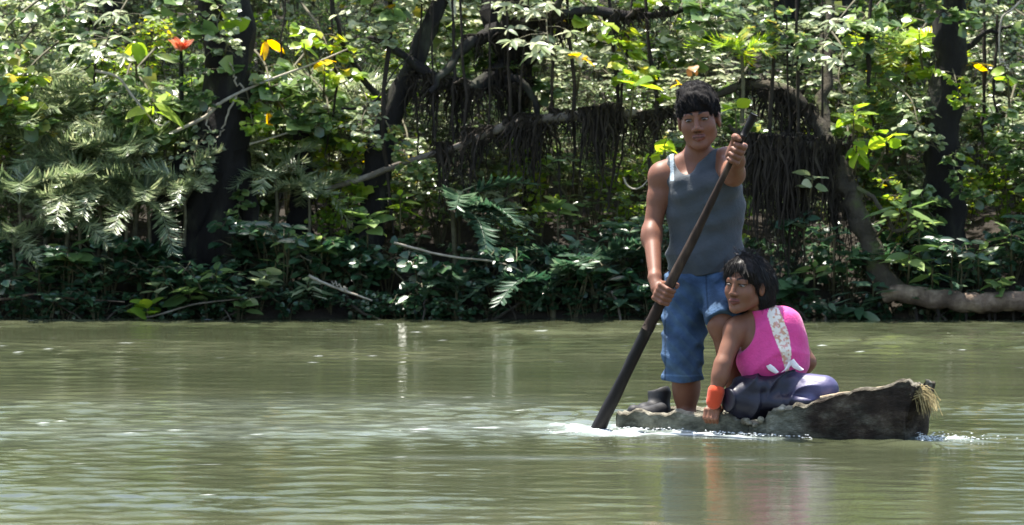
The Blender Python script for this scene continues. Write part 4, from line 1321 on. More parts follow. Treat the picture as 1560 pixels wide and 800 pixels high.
def hair_strands(mb_V, head, surfV, surfF, n, length, rad, seed, flow, lift=0.006, taper=True):
    """loose locks lying on the hair's surface"""
    r = np.random.default_rng(seed)
    mb = MB()
    fi = r.integers(0, len(surfF), n)
    ctr = surfV[surfF[fi]].mean(1)
    e1 = surfV[surfF[fi][:, 1]] - surfV[surfF[fi][:, 0]]
    e2 = surfV[surfF[fi][:, 3]] - surfV[surfF[fi][:, 0]]
    nor = np.cross(e1, e2)
    nor /= np.linalg.norm(nor, axis=1)[:, None] + 1e-9
    for k in range(n):
        p, nn = ctr[k], nor[k]
        d = flow(p, r)
        d = unit(d - nn * np.dot(d, nn) + nn * r.uniform(0.0, 0.25))
        L = length * r.uniform(0.5, 1.2)
        c = [p - d * L * 0.5 - nn * 0.004, p + nn * lift * r.uniform(0.2, 1), p + d * L * 0.5 - nn * lift * 0.2 + np.array([0, 0, -0.1 * L])]
        V, F = tube(spline(c, 5), [rad * 0.5, rad, rad, rad * 0.15], 4)
        mb.add(V, F, r.uniform(0, 1))
    return mb


# ------------------------------------------------------------------ cloth, skin and boat materials
M['skin'] = col_mat("skin", 0.52, 0.28, 0.12, 120, 0.003, sss=0.12, vary=0.24)
M['cloth'] = col_mat("cloth", 0.85, 0.15, 0.55, 65, 0.008, sheen=0.15, vary=0.18)
M['denim'] = col_mat("denim", 0.9, 0.12, 0.8, 70, 0.010, vary=0.4)
M['satin'] = col_mat("satin", 0.62, 0.25, 0.55, 60, 0.008, sheen=0.2, vary=0.25)
M['skirt'] = col_mat("skirt", 0.45, 0.35, 0.25, 70, 0.006, vary=0.25)
M['eye'] = col_mat("eye", 0.35, 0.3, 0.0, vary=0.0)
M['hair'] = surf_mat("hair", [(0.3, (0.004, 0.0035, 0.0035)), (0.7, (0.010, 0.008, 0.008))], 60, 4, 0.6, 0.5, 0.004, spec=0.12)
M['hair_smooth'] = surf_mat("hair_smooth", [(0.3, (0.004, 0.0035, 0.0035)), (0.7, (0.012, 0.009, 0.008))], 60, 4, 0.42, 0.3, 0.003, spec=0.22)
M['rubber'] = surf_mat("rubber", [(0.3, (0.008, 0.008, 0.009)), (0.7, (0.02, 0.02, 0.022))], 20, 4, 0.6, 0.25, 0.004, spec=0.25)
M['pole'] = surf_mat("pole", [(0.3, (0.012, 0.008, 0.006)), (0.55, (0.032, 0.021, 0.016)), (0.75, (0.075, 0.052, 0.037))], 22, 6, 0.75, 0.5, 0.006, (1, 1, 0.2), spec=0.15)
M['pole_wet'] = surf_mat("pole_wet", [(0.3, (0.003, 0.0025, 0.0025)), (0.7, (0.012, 0.009, 0.008))], 22, 6, 0.5, 0.4, 0.005, (1, 1, 0.2), spec=0.2)
M['hull_plain'] = surf_mat("hull", [(0.28, (0.03, 0.022, 0.016)), (0.45, (0.08, 0.065, 0.045)), (0.6, (0.15, 0.14, 0.1)), (0.75, (0.30, 0.28, 0.23))], 7, 9, 0.85, 1.0, 0.03, (1, 1, 1.6))
M['hull_edge'] = surf_mat("hull_edge", [(0.25, (0.15, 0.11, 0.07)), (0.5, (0.38, 0.34, 0.27)), (0.75, (0.58, 0.54, 0.44))], 18, 7, 0.85, 0.9, 0.02)
M['hull_char'] = surf_mat("hull_char", [(0.3, (0.010, 0.007, 0.005)), (0.55, (0.032, 0.020, 0.014)), (0.8, (0.09, 0.065, 0.045))], 9, 8, 0.8, 1.0, 0.03, (1, 1, 1.5))
M['straw'] = surf_mat("straw", [(0.3, (0.26, 0.19, 0.08)), (0.7, (0.5, 0.4, 0.2))], 20, 3, 0.8, 0.2, 0.004)
M['wood_pale'] = surf_mat("wood_pale", [(0.3, (0.25, 0.18, 0.11)), (0.7, (0.45, 0.36, 0.25))], 15, 6, 0.7, 0.5, 0.008, (1, 1, 4))

def hull_mat(name, pale, dark):
    m, nt, out = new_mat(name)
    tc = N(nt, "TexCoord")
    mp = N(nt, "Mapping")
    mp.inputs["Scale"].default_value = (1, 1, 1.7)
    nt.links.new(tc.outputs["Object"], mp.inputs[0])
    ns = N(nt, "TexNoise", Scale=9.0, Detail=9.0, Roughness=0.68)
    nt.links.new(mp.outputs[0], ns.inputs["Vector"])
    r1, r2 = ramp(nt, ns.outputs["Fac"], pale), ramp(nt, ns.outputs["Fac"], dark)
    at = N(nt, "Attribute", attribute_name="tint")
    big = N(nt, "TexNoise", Scale=5.0, Detail=6.0, Roughness=0.7)
    nt.links.new(mp.outputs[0], big.inputs["Vector"])
    ad = N(nt, "Math", operation='MULTIPLY_ADD')
    nt.links.new(big.outputs["Fac"], ad.inputs[0])
    ad.inputs[1].default_value = 0.9
    nt.links.new(at.outputs["Fac"], ad.inputs[2])
    mr = N(nt, "MapRange")
    mr.inputs["From Min"].default_value = 0.8
    mr.inputs["From Max"].default_value = 1.15
    nt.links.new(ad.outputs[0], mr.inputs["Value"])
    mx = N(nt, "Mix", data_type='RGBA')
    nt.links.new(mr.outputs[0], mx.inputs[0])
    nt.links.new(r1.outputs[0], mx.inputs[6])
    nt.links.new(r2.outputs[0], mx.inputs[7])
    b = N(nt, "BsdfPrincipled", Roughness=0.82)
    b.inputs["Specular IOR Level"].default_value = 0.25
    nt.links.new(mx.outputs[2], b.inputs["Base Color"])
    n2 = N(nt, "TexNoise", Scale=34.0, Detail=9.0, Roughness=0.72)
    nt.links.new(mp.outputs[0], n2.inputs["Vector"])
    bp = N(nt, "Bump", Strength=1.0, Distance=0.03)
    nt.links.new(n2.outputs["Fac"], bp.inputs["Height"])
    nt.links.new(bp.outputs[0], b.inputs["Normal"])
    nt.links.new(b.outputs[0], out.inputs[0])
    return m


CHAR = [(0.3, (0.010, 0.007, 0.005)), (0.5, (0.034, 0.023, 0.016)), (0.62, (0.08, 0.06, 0.044)), (0.76, (0.2, 0.17, 0.13))]
M['hull'] = hull_mat("hull", [(0.28, (0.03, 0.028, 0.020)), (0.43, (0.10, 0.10, 0.075)), (0.56, (0.20, 0.20, 0.155)), (0.70, (0.40, 0.40, 0.34))], CHAR)
M['hull_edge'] = hull_mat("hull_edge", [(0.30, (0.05, 0.04, 0.028)), (0.45, (0.14, 0.125, 0.09)), (0.58, (0.34, 0.32, 0.25)), (0.72, (0.58, 0.55, 0.45))], CHAR)

# ------------------------------------------------------------------ the dugout
gun = [(936, 640, 15.14), (946, 629, 15.10), (975, 629, 15.05), (1015, 631, 14.98), (1050, 630, 14.93), (1085, 634, 14.88), (1112, 638, 14.84), (1132, 645, 14.81), (1142, 651, 14.79), (1152, 647, 14.78), (1163, 640, 14.76),
       (1180, 627, 14.73), (1205, 621, 14.70), (1235, 616, 14.65), (1262, 606, 14.61), (1300, 600, 14.56), (1345, 591, 14.49), (1380, 583, 14.44), (1395, 587, 14.42), (1403, 599, 14.41)]
ng = spline([P(*g) for g in gun], 96)
nb = len(ng)
tt = np.linspace(0, 1, nb)
side_dir = np.array([0.53, 0.85, 0.0])
half = np.interp(tt, [0, 0.04, 0.12, 0.4, 0.65, 0.85, 0.94, 0.975, 1], [0.05, 0.12, 0.19, 0.215, 0.20, 0.15, 0.105, 0.075, 0.028])
far_z = np.interp(tt, [0, 0.06, 0.3, 0.6, 0.7, 0.85, 1.0], [0.03, 0.062, 0.068, 0.07, 0.12, 0.215, 0.25])
fg = ng + side_dir * (2 * half)[:, None]
fg[:, 2] = far_z
br = np.random.default_rng(12)
ragged = lambda sd, sc: smooth_noise(tt * 1.6 + 3, tt * 0 + sd, sd, sc) - 0.5
ng[:, 2] += 0.020 * ragged(61, 0.05) + 0.020 * ragged(62, 0.022) + br.normal(0, 0.0012, nb)
fg[:, 2] += 0.014 * ragged(63, 0.05) + 0.010 * ragged(64, 0.022)
floor_z = np.interp(tt, [0, 0.1, 0.6, 0.8, 1], [0.02, 0.012, 0.012, 0.05, 0.17])
floor_z = np.minimum(floor_z, ng[:, 2] - 0.012)
keel_z = np.interp(tt, [0, 0.1, 0.7, 0.88, 1], [-0.05, -0.13, -0.13, -0.09, 0.03])
NS = 13
outerP, innerP, rimN, rimF = [], [], [], []
for i in range(nb):
    c = 0.5 * (ng[i] + fg[i])
    w = half[i]
    row = []
    for k in range(NS):
        a = math.pi * k / (NS - 1)             # 0 near gunwale .. pi far gunwale
        u = -math.cos(a)
        dep = abs(math.sin(a)) ** 0.62
        zt = ng[i, 2] * (1 - (u + 1) / 2) + fg[i, 2] * (u + 1) / 2
        bulge = 1.0 + 0.10 * math.sin(a)
        row.append([c[0] + side_dir[0] * u * w * bulge, c[1] + side_dir[1] * u * w * bulge, zt + (keel_z[i] - zt) * dep])
    row = np.array(row)
    row += 0.030 * (smooth_noise(np.arange(NS) * 0.05 + 2, np.full(NS, tt[i] * 1.6 + 4), 65, 0.07) - 0.5)[:, None] * np.array([-side_dir[0], -side_dir[1], 0.3]) + br.normal(0, 0.0012, row.shape)
    rake = max(0.0, (tt[i] - 0.88) / 0.12) * 0.55
    row[:, :2] -= unit(BOAT_B - BOAT_A)[None, :] * ((max(ng[i, 2], fg[i, 2]) - row[:, 2]) * rake)[:, None]
    outerP.append(row)
    th = min(0.030, w * 0.35)
    irow = []
    for k in range(NS):
        a = math.pi * k / (NS - 1)
        u = -math.cos(a)
        dep = abs(math.sin(a)) ** 0.4
        zt = ng[i, 2] * (1 - (u + 1) / 2) + fg[i, 2] * (u + 1) / 2 - 0.003
        irow.append([c[0] + side_dir[0] * u * (w - th), c[1] + side_dir[1] * u * (w - th), zt + (floor_z[i] - zt) * dep])
    innerP.append(np.array(irow) + br.normal(0, 0.0012, (NS, 3)))
outerP, innerP = np.array(outerP), np.array(innerP)
can_o = np.array([*P(1150, 650, 14.95)[:2], 0.0])
canoe = thing("dugout_canoe", "rough hand-hewn wooden dugout carrying the two people on the river", "canoe", tuple(can_o))


def strip_faces(n, m_, flip=False):
    i, j = np.meshgrid(np.arange(n - 1), np.arange(m_ - 1), indexing='ij')
    a = i * m_ + j
    F = np.stack([a, a + m_, a + m_ + 1, a + 1], -1).reshape(-1, 4)
    return F[:, ::-1] if flip else F


cut_i = 62                                    # the bow timber is charred dark
mb = MB()
charT = np.interp(tt, [0, 0.52, 0.72, 1], [0.02, 0.15, 0.66, 0.72])
mb.add(outerP[:cut_i + 1].reshape(-1, 3), strip_faces(cut_i + 1, NS), np.repeat(charT[:cut_i + 1], NS))
# stern end closed with a fan of quads to the inner shell
mb.add(np.vstack([outerP[0], innerP[0]]), np.stack([np.arange(NS - 1), np.arange(1, NS), np.arange(1, NS) + NS, np.arange(NS - 1) + NS], 1), 0.1)
child_at("hull", mb.mesh("hull", M['hull']), canoe, can_o)
mb = MB()
mb.add(outerP[cut_i:].reshape(-1, 3), strip_faces(nb - cut_i, NS), np.repeat(charT[cut_i:], NS))
# blunt bow end: hewn face
end = outerP[-1]
cen = end.mean(0) + np.array([0.012, -0.01, 0.0])
mid_ring = (end + cen) / 2 + br.normal(0, 0.006, end.shape) + unit(BOAT_B.tolist() + [0])[None] * 0 + np.array([0.018, -0.012, 0])
inn = mid_ring * 0.4 + cen * 0.6 + np.array([0.004, -0.003, 0])
ring = np.vstack([end, mid_ring, inn])
Fr = []
for b0 in (0, NS):
    for j in range(NS - 1):
        Fr.append((b0 + j, b0 + NS + j, b0 + NS + j + 1, b0 + j + 1))
    Fr.append((b0 + NS - 1, b0 + 2 * NS - 1, b0 + NS, b0))
mb.add(ring, np.array(Fr), 0.85)
mb.add(np.vstack([inn, cen[None]]), np.array([(j, (j + 1) % NS, NS) for j in range(NS)]), 0.85)
bow_part = child_at("bow", mb.mesh("bow", M['hull']), canoe, can_o)
mb = MB()
mb.add(innerP.reshape(-1, 3), strip_faces(nb, NS, True), np.repeat(charT, NS))
child_at("floor", mb.mesh("floor", M['hull']), canoe, can_o)
for nm, e in (("near", 0), ("far", NS - 1)):
    mb = MB()
    rim = []
    for i in range(nb):
        o_, n_ = outerP[i, e], innerP[i, e]
        lift = 0.005 + 0.009 * float(smooth_noise(np.array([tt[i] * 1.6 + 7]), np.array([3.0 + e]), 66, 0.03)[0])
        rim.append([o_ + (o_ - n_) * 0.06 - [0, 0, 0.004], o_ * 0.75 + n_ * 0.25 + [0, 0, lift], o_ * 0.25 + n_ * 0.75 + [0, 0, lift], n_ + (n_ - o_) * 0.10 - [0, 0, 0.012]])
    rim = np.array(rim)
    rim += br.normal(0, 0.0010, rim.shape)
    mb.add(rim[:cut_i + 12].reshape(-1, 3), strip_faces(cut_i + 12, 4, e == 0), np.repeat(charT[:cut_i + 12] - 0.1, 4))
    gw = child_at("gunwale", mb.mesh("gunwale", M['hull_edge']), canoe, can_o)
    near_gunwale = gw if e == 0 else near_gunwale
    mb = MB()
    mb.add(rim[cut_i + 11:].reshape(-1, 3), strip_faces(nb - cut_i - 11, 4, e == 0), np.repeat(charT[cut_i + 11:] - 0.15, 4))
    child_at("gunwale", mb.mesh("gunwale", M['hull_edge']), canoe, can_o)
# splintered chips on the near edge by the notch
for (px, py, rr) in ((1136, 641, 0.016), (1142, 645, 0.012), (1158, 640, 0.015), (1150, 647, 0.010), (1190, 624, 0.012)):
    Yc = float(np.interp(px, [g[0] for g in gun], [g[2] for g in gun])) - 0.012
    Fd = Field(P(px, py, Yc) - 0.05, P(px, py, Yc) + 0.05, 0.005)
    Fd.add(ell(P(px, py, Yc), (rr * 1.3, rr, rr), 0.005))
    Fd.warp(wrinkle(160, 0.004, px))
    V, F = Fd.mesh(1)
    obj("splinter", mesh_np("splinter", V, F, M['hull_edge']), near_gunwale)
# frayed bark fibres at the bow
mb = MB()
fr_ = np.random.default_rng(8)
for k in range(170):
    p0 = P(fr_.uniform(1386, 1400), fr_.uniform(590, 612), 14.42 + fr_.uniform(0.0, 0.09))
    d = np.array([fr_.uniform(0.03, 0.10), fr_.uniform(-0.03, 0.02), 0])
    c = [p0, p0 + d * 0.6 + [0, 0, fr_.uniform(-0.005, 0.018)], p0 + d + [0, 0, -fr_.uniform(0.01, 0.085)]]
    V, F = tube(spline(c, 6), [0.0016, 0.0012, 0.0008], 4)
    mb.add(V, F, fr_.uniform(0, 1))
obj("frayed_fibre", mb.mesh("frayed_fibre", M['straw']), bow_part)
# pale board lying along the bow
pl = thing("bow_board", "pale worn board lying in the bow of the dugout behind the skirt", "board", P(1300, 600, 14.62))
bo = np.array(pl.location)
c0, c1 = P(1252, 606, 14.72), P(1386, 585, 14.50)
ax = unit(c1 - c0)
sd = unit(np.cross(ax, [0, 0, 1]))
V, F = [], []
for i, t_ in enumerate(np.linspace(0, 1, 14)):
    c = c0 + (c1 - c0) * t_
    w = 0.030 * (0.6 + 0.4 * min(1, t_ * 6)) + br.normal(0, 0.0015)
    for (a_, b_) in ((-1, -1), (1, -1), (1, 1), (-1, 1)):
        V.append(c + sd * w * a_ + np.array([0, 0, 0.009 * b_ + br.normal(0, 0.0012)]))
for i in range(13):
    for j in range(4):
        F.append((i * 4 + j, i * 4 + (j + 1) % 4, i * 4 + 4 + (j + 1) % 4, i * 4 + 4 + j))
F += [(3, 2, 1, 0), (52, 53, 54, 55)]
child_at("plank", mesh_np("plank", V, np.array(F), M['wood_pale'], False), pl, bo)

# rubber boots in the stern
def boot(label, heel, toe, ankle, r=0.034):
    heel, toe, ankle = map(np.asarray, (heel, toe, ankle))
    o = np.array([*heel[:2], heel[2] - r])
    t = thing("rubber_boot", label, "boot", tuple(o))
    lo = np.minimum.reduce([heel, toe, ankle]) - 0.09
    hi = np.maximum.reduce([heel, toe, ankle]) + 0.09
    Fd = Field(lo, hi, 0.004)
    Fd.add(rcone(heel, toe, r * 1.05, r * 1.15, 0.02))
    Fd.add(rcone(heel + (toe - heel) * 0.15, ankle, r * 1.05, r * 1.3, 0.025))
    Fd.warp(wrinkle(55, 0.002, 3))
    ad = unit(ankle - heel)
    Fd.cut(rcone(ankle + ad * 0.012, ankle + ad * r * 2.2, r * 1.08, r * 1.2), 0.003)
    V, F = Fd.mesh(2)
    child_at("upper", mesh_np("upper", V, F, M['rubber']), t, o)
    mb = MB()
    dn = np.array([0, 0, -r * 0.95])
    V, F = tube(spline([heel + dn - unit(toe - heel) * r, (heel + toe) / 2 + dn, toe + dn + unit(toe - heel) * r], 6), [r * 0.8, r * 0.9, r * 0.6], 6)
    V[:, 2] = (V[:, 2] - heel[2] - dn[2]) * 0.3 + heel[2] + dn[2]
    mb.add(V, F)
    child_at("sole", mb.mesh("sole", M['rubber']), t, o)


boot("black rubber boot standing open-topped behind the man's bare leg", P(1008, 627, 15.26), P(982, 629, 15.21), P(1004, 601, 15.28), 0.040)
boot("black rubber boot lying flat in the stern tip of the dugout", P(993, 632, 15.13), P(966, 627, 15.13), P(1008, 626, 15.17), 0.028)
# ------------------------------------------------------------------ the paddle
pa, pb_ = P(1148, 176, 14.72), P(905, 666, 15.003)
paddle_o = pb_
pad = thing("paddle", "long dark wooden paddle pole held in both the man's hands", "paddle", tuple(paddle_o))


def pole_pt(py):
    t_ = (py - 176) / (666 - 176)
    return pa + (pb_ - pa) * t_


mb = MB()
c = spline([pa, pole_pt(260), pole_pt(330) + [0.004, 0, 0], pole_pt(440), pole_pt(500)], 26)
V, F = tube(c - paddle_o, [0.013, 0.012, 0.014, 0.018, 0.022, 0.025, 0.026], 9, 0.07)
mb.add(V, F)
obj("shaft", mb.mesh("shaft", M['pole']), pad)
mb = MB()
below = pb_ + (pb_ - pa) * 0.25
c = spline([pole_pt(494), pole_pt(560), pole_pt(620), pb_, below], 16)
V, F = tube(c - paddle_o, [0.0255, 0.026, 0.029, 0.032, 0.036], 9, 0.05)
mb.add(V, F)
obj("blade", mb.mesh("blade", M['pole_wet']), pad)
mb = MB()
V, F = tube(spline([pole_pt(172) + [0.0, 0, 0.0], pole_pt(150) + [0.004, 0, 0], pole_pt(228)], 3)[[1, 0]] - paddle_o, [0.016, 0.018], 8, 0.1)
V, F = tube(spline([pole_pt(206) - paddle_o, pole_pt(190) - paddle_o, pole_pt(174) - paddle_o], 6), [0.0145, 0.0165, 0.018], 8, 0.08)
mb.add(V, F)
obj("grip_end", mb.mesh("grip_end", M['pole_wet']), pad)

# ------------------------------------------------------------------ the standing man
YM = 15.2
SKIN = np.array([0.155, 0.066, 0.039])
man_o = np.array([*P(1070, 630, YM)[:2], 0.015])
man = thing("person", "barefoot man in a grey tank top and denim shorts standing with the paddle", "person", tuple(man_o))
flo, fhi = np.minimum(P(960, 660, 15.0), P(1165, 110, 15.0)), np.maximum(P(960, 660, 15.0), P(1165, 110, 15.0))
body = Field(flo + [0, -0.42, 0], fhi + [0, 0.42, 0.02], 0.0038)

hd = Head(P(1064.5, 181.5, 15.17), math.radians(9), math.radians(-3), math.radians(-7), 1.09)
torso = [
    ell(P(1073, 428, YM), (0.150, 0.098, 0.110), 0.04),
    ell(P(1076, 376, YM), (0.152, 0.096, 0.135), 0.05),
    ell(P(1073, 302, YM), (0.168, 0.108, 0.150), 0.05),
    rcone(P(1017, 267, YM + 0.01), P(1106, 252, YM + 0.01), 0.052, 0.052, 0.04),
    rcone(P(1064, 236, YM + 0.01), P(1020, 254, YM + 0.015), 0.044, 0.036, 0.03),
    rcone(P(1064, 236, YM + 0.01), P(1102, 246, YM + 0.015), 0.044, 0.038, 0.03),
    ell(P(1050, 288, YM - 0.075), (0.070, 0.040, 0.055), 0.04),
    ell(P(1098, 285, YM - 0.075), (0.070, 0.040, 0.055), 0.04),
]
neck = [rcone(P(1063, 250, YM + 0.02), P(1064, 205, YM + 0.005), 0.056, 0.053, 0.025)]
r_hand_c, l_hand_c = pole_pt(446), pole_pt(231)
pole_ax = unit(pa - pb_)
armR = [rcone(P(1007, 270, YM), P(1003, 303, YM - 0.01), 0.050, 0.047, 0.035),
        rcone(P(1003, 300, YM - 0.01), P(994, 348, YM - 0.03), 0.047, 0.040, 0.02),
        ell(P(1006, 269, YM), (0.051, 0.055, 0.060), 0.03),
        ell(P(992, 362, YM - 0.07), (0.046, 0.046, 0.060), 0.03),
        rcone(P(993, 352, YM - 0.04), P(998, 422, YM - 0.25), 0.042, 0.028, 0.02)]
armL = [rcone(P(1108, 247, YM), P(1117, 268, YM - 0.24), 0.054, 0.046, 0.03),
        ell(P(1107, 244, YM), (0.053, 0.055, 0.056), 0.03),
        ell(P(1117, 264, YM - 0.16), (0.052, 0.085, 0.050), 0.03),
        rcone(P(1117, 264, YM - 0.24), P(1122, 246, 14.86), 0.049, 0.034, 0.025)]
handR = grip(r_hand_c, pole_ax, (-0.75, 0.45, 0.1), 0.0215, P(997, 424, YM - 0.26), 0.027, (0, -1, 0), 1.05)
handL = grip(l_hand_c, pole_ax, (0.05, 1.0, -0.2), 0.0130, P(1123, 246, 14.86), 0.033, (1, 0, 0), 1.22)
legR = [rcone(P(1046, 440, YM), P(1040, 535, YM - 0.05), 0.088, 0.062, 0.04),
        rcone(P(1040, 535, YM - 0.05), P(1046, 628, YM + 0.01), 0.056, 0.040, 0.03),
        ell(P(1046, 588, YM + 0.01), (0.062, 0.060, 0.10), 0.03),
        rcone(P(1046, 634, YM), P(1040, 641, YM - 0.13), 0.034, 0.024, 0.03)]
legL = [rcone(P(1096, 435, YM), P(1100, 494, YM - 0.23), 0.086, 0.062, 0.04),
        rcone(P(1100, 496, YM - 0.23), P(1128, 622, YM - 0.10), 0.055, 0.038, 0.03),
        ell(P(1112, 545, YM - 0.15), (0.055, 0.058, 0.10), 0.03),
        rcone(P(1128, 630, YM - 0.10), P(1134, 641, YM - 0.20), 0.033, 0.024, 0.03)]
for p_ in torso + neck + armR + armL + legR + legL:
    body.add(p_)
for p_ in handR + handL:
    body.add(p_)
hd.build(body)
V, F = body.mesh(2)
cols = hd.paint(V, SKIN, (0.135, 0.048, 0.036), (0.012, 0.009, 0.008))
man_body = child_at("body", mesh_np("body", V, F, M['skin'], True, None, cols), man, man_o)
hd.eyes(man_body, man_o, M['eye'])

# tank top
z_hem = P(1075, 416, YM)[2]
sh = Field(np.minimum(P(975, 440, 15), P(1165, 215, 15)) + [0, -0.1, 0], np.maximum(P(975, 440, 15), P(1165, 215, 15)) + [0, 0.42, 0], 0.0042)
for p_ in torso:
    sh.add(p_, 0.010)
sh.add(ell(P(1075, 396, YM), (0.156, 0.106, 0.10), 0.05), 0.010)
sh.add(ell(P(1075, 330, YM), (0.158, 0.104, 0.12), 0.05), 0.008)
fold = wrinkle(50, 0.0038, 61, (0.8, 0.3, 1.2))
sh.warp(lambda X, Y, Z: fold(X, Y, Z) + 0.006 * (np.abs(np.sin(27 * (Z - 0.75 * X) + 2.2 * np.sin(9 * X))) - 0.5) * np.clip((P(0, 330, YM)[2] - Z) / 0.15, 0.1, 1))
sh.cut(rcone(P(984, 225, YM), P(982, 312, YM), 0.100, 0.085), 0.006)
sh.cut(rcone(P(1126, 226, YM + 0.05), P(1128, 250, YM - 0.35), 0.078, 0.070), 0.006)
sh.cut(ell(P(1046, 236, YM - 0.10), (0.056, 0.20, 0.088)), 0.006)
sh.cut(rcone(P(1046, 240, YM - 0.08), P(1070, 214, YM - 0.06), 0.060, 0.068), 0.006)
sh.cut(ell(P(1064, 225, YM + 0.05), (0.085, 0.10, 0.06)), 0.006)
sh.keep(lambda X, Y, Z: z_hem + 0.012 * np.sin(22 * X) - 0.05 * (X - 0.83) - Z)
V, F = sh.mesh(1)
cc = np.tile([0.050, 0.058, 0.066], (len(V), 1))
px_ = V[:, 0] / V[:, 1] * FPX + 780
py_ = HOR + (CAMH - V[:, 2]) / V[:, 1] * FPX
strap_light = np.abs(np.linalg.norm((V - P(984, 225, YM))[:, [0]], axis=1) - 0.112) < 0.008  # shoulder strap edge painted pale, as though sunlit
cc[strap_light & (V[:, 2] > P(0, 275, YM)[2]) & (px_ < 1035)] = (0.30, 0.36, 0.40)
child_at("tank_top", mesh_np("tank_top", V, F, M['cloth'], True, None, cc), man, man_o)

# denim shorts
sr_ = Field(np.minimum(P(985, 600, 15), P(1150, 395, 15)) + [0, -0.28, 0], np.maximum(P(985, 600, 15), P(1150, 395, 15)) + [0, 0.42, 0], 0.0042)
shorts_p = [ell(P(1073, 432, YM), (0.154, 0.116, 0.115), 0.04),
            rcone(P(1046, 440, YM), P(1040, 540, YM - 0.05), 0.094, 0.082, 0.03),
            rcone(P(1040, 530, YM - 0.05), P(1041, 592, YM - 0.01), 0.080, 0.078, 0.02),
            rcone(P(1098, 438, YM), P(1101, 484, YM - 0.22), 0.090, 0.074, 0.025)]
for p_ in shorts_p:
    sr_.add(p_, 0.008)
dw = wrinkle(58, 0.0065, 71, (0.7, 1, 1.5))
sr_.warp(lambda X, Y, Z: dw(X, Y, Z) + 0.010 * (np.abs(np.sin(36 * (Z + 0.55 * X) + 2.6 * np.sin(14 * X + 5 * Z))) - 0.55))
hemR = P(1040, 580, YM)[2]
sr_.keep(lambda X, Y, Z: np.where(Z > P(0, 506, YM)[2], -1.0, np.where(X < P(1078, 0, YM)[0], -1.0, 1.0)))
sr_.keep(lambda X, Y, Z: hemR + 0.004 * np.sin(40 * X) - Z)
d_ = unit(P(1101, 500, YM - 0.23) - P(1098, 438, YM))
hp = P(1101, 488, YM - 0.24)
sr_.cut(rcone(hp + d_ * 0.115, hp + d_ * 0.2, 0.115, 0.13), 0.004)
V, F = sr_.mesh(1)
cc = np.tile([0.046, 0.082, 0.145], (len(V), 1))
worn = smooth_noise(V[:, 0] * 3 + 9, V[:, 2] * 3 + 9, 51, 0.12)
cc *= (0.6 + 0.85 * worn)[:, None]
seam = (np.abs(V[:, 0] - P(1012, 0, YM)[0]) < 0.004) | ((np.abs(V[:, 0] - P(1074, 0, YM)[0]) < 0.0035) & (V[:, 2] > P(0, 470, YM)[2]))
cc[seam] *= 0.55
hemband = np.abs(V[:, 2] - hemR - 0.03) < 0.003
cc[hemband] *= 1.5
child_at("denim_shorts", mesh_np("denim_shorts", V, F, M['denim'], True, None, cc), man, man_o)

# short black hair with a heavy fringe
hf = Field(hd.c - 0.19, hd.c + 0.19, 0.0042)
hf.add(hd.ell((0, -0.020, 0.048), (0.085, 0.105, 0.096), 0.02))
hf.add(hd.ell((0.0, 0.048, 0.080), (0.062, 0.046, 0.042), 0.03))
hf.add(hd.ell((0.01, -0.01, 0.115), (0.055, 0.070, 0.035), 0.03))
hf.cut(hd.ell((0, 0.105, -0.045), (0.068, 0.075, 0.088)), 0.008)
hf.cut(hd.ell((0.0, 0.02, -0.085), (0.12, 0.12, 0.062)), 0.010)
hf.cut(hd.ell((0.092, 0.005, -0.03), (0.04, 0.035, 0.05)), 0.008)
hf.cut(hd.ell((-0.092, 0.005, -0.03), (0.04, 0.030, 0.045)), 0.008)
hw = wrinkle(120, 0.0045, 81)
hf.warp(lambda X, Y, Z: hw(X, Y, Z))
V, F = hf.mesh(1)
mb = MB()
mb.add(V, F)
crown = hd.w((0.0, -0.045, 0.13))


def flow_m(p, r):
    return unit((p - crown) * [1, 1, 0.9] + np.array([0.25, -0.1, -0.05]) * 0.1 + r.normal(0, 0.02, 3))


st = hair_strands(None, hd, V, F, 2600, 0.040, 0.0009, 5, flow_m, 0.005)
mb.add(np.concatenate(st.V), np.concatenate(st.F4))
child_at("hair", mb.mesh("hair", M['hair']), man, man_o)

# ------------------------------------------------------------------ the seated girl
YW = 14.93
SKW = np.array([0.18, 0.080, 0.048])
wo_ = np.array([*P(1180, 640, YW)[:2], 0.015])
girl = thing("person", "girl in a pink racerback top sitting in the dugout looking back over her shoulder", "person", tuple(wo_))
wlo, whi = np.minimum(P(1060, 660, 15), P(1290, 365, 15)), np.maximum(P(1060, 660, 15), P(1290, 365, 15))
wb_ = Field(wlo + [0, -0.35, 0], whi + [0, 0.3, 0], 0.0038)
hw_ = Head(P(1136, 434, 14.90), math.radians(36), math.radians(1), math.radians(4), 1.0)
wtorso = [ell(P(1180, 600, YW + 0.01), (0.140, 0.095, 0.080), 0.04),
          ell(P(1178, 556, YW), (0.150, 0.098, 0.085), 0.05),
          ell(P(1179, 522, YW), (0.140, 0.098, 0.110), 0.05),
          ell(P(1188, 500, YW + 0.01), (0.095, 0.092, 0.088), 0.04),
          rcone(P(1128, 500, YW), P(1198, 500, YW + 0.05), 0.044, 0.046, 0.04),
          rcone(P(1168, 486, YW), P(1150, 455, YW - 0.01), 0.047, 0.042, 0.03),
          rcone(P(1165, 480, YW + 0.01), P(1128, 494, YW), 0.036, 0.036, 0.03)]
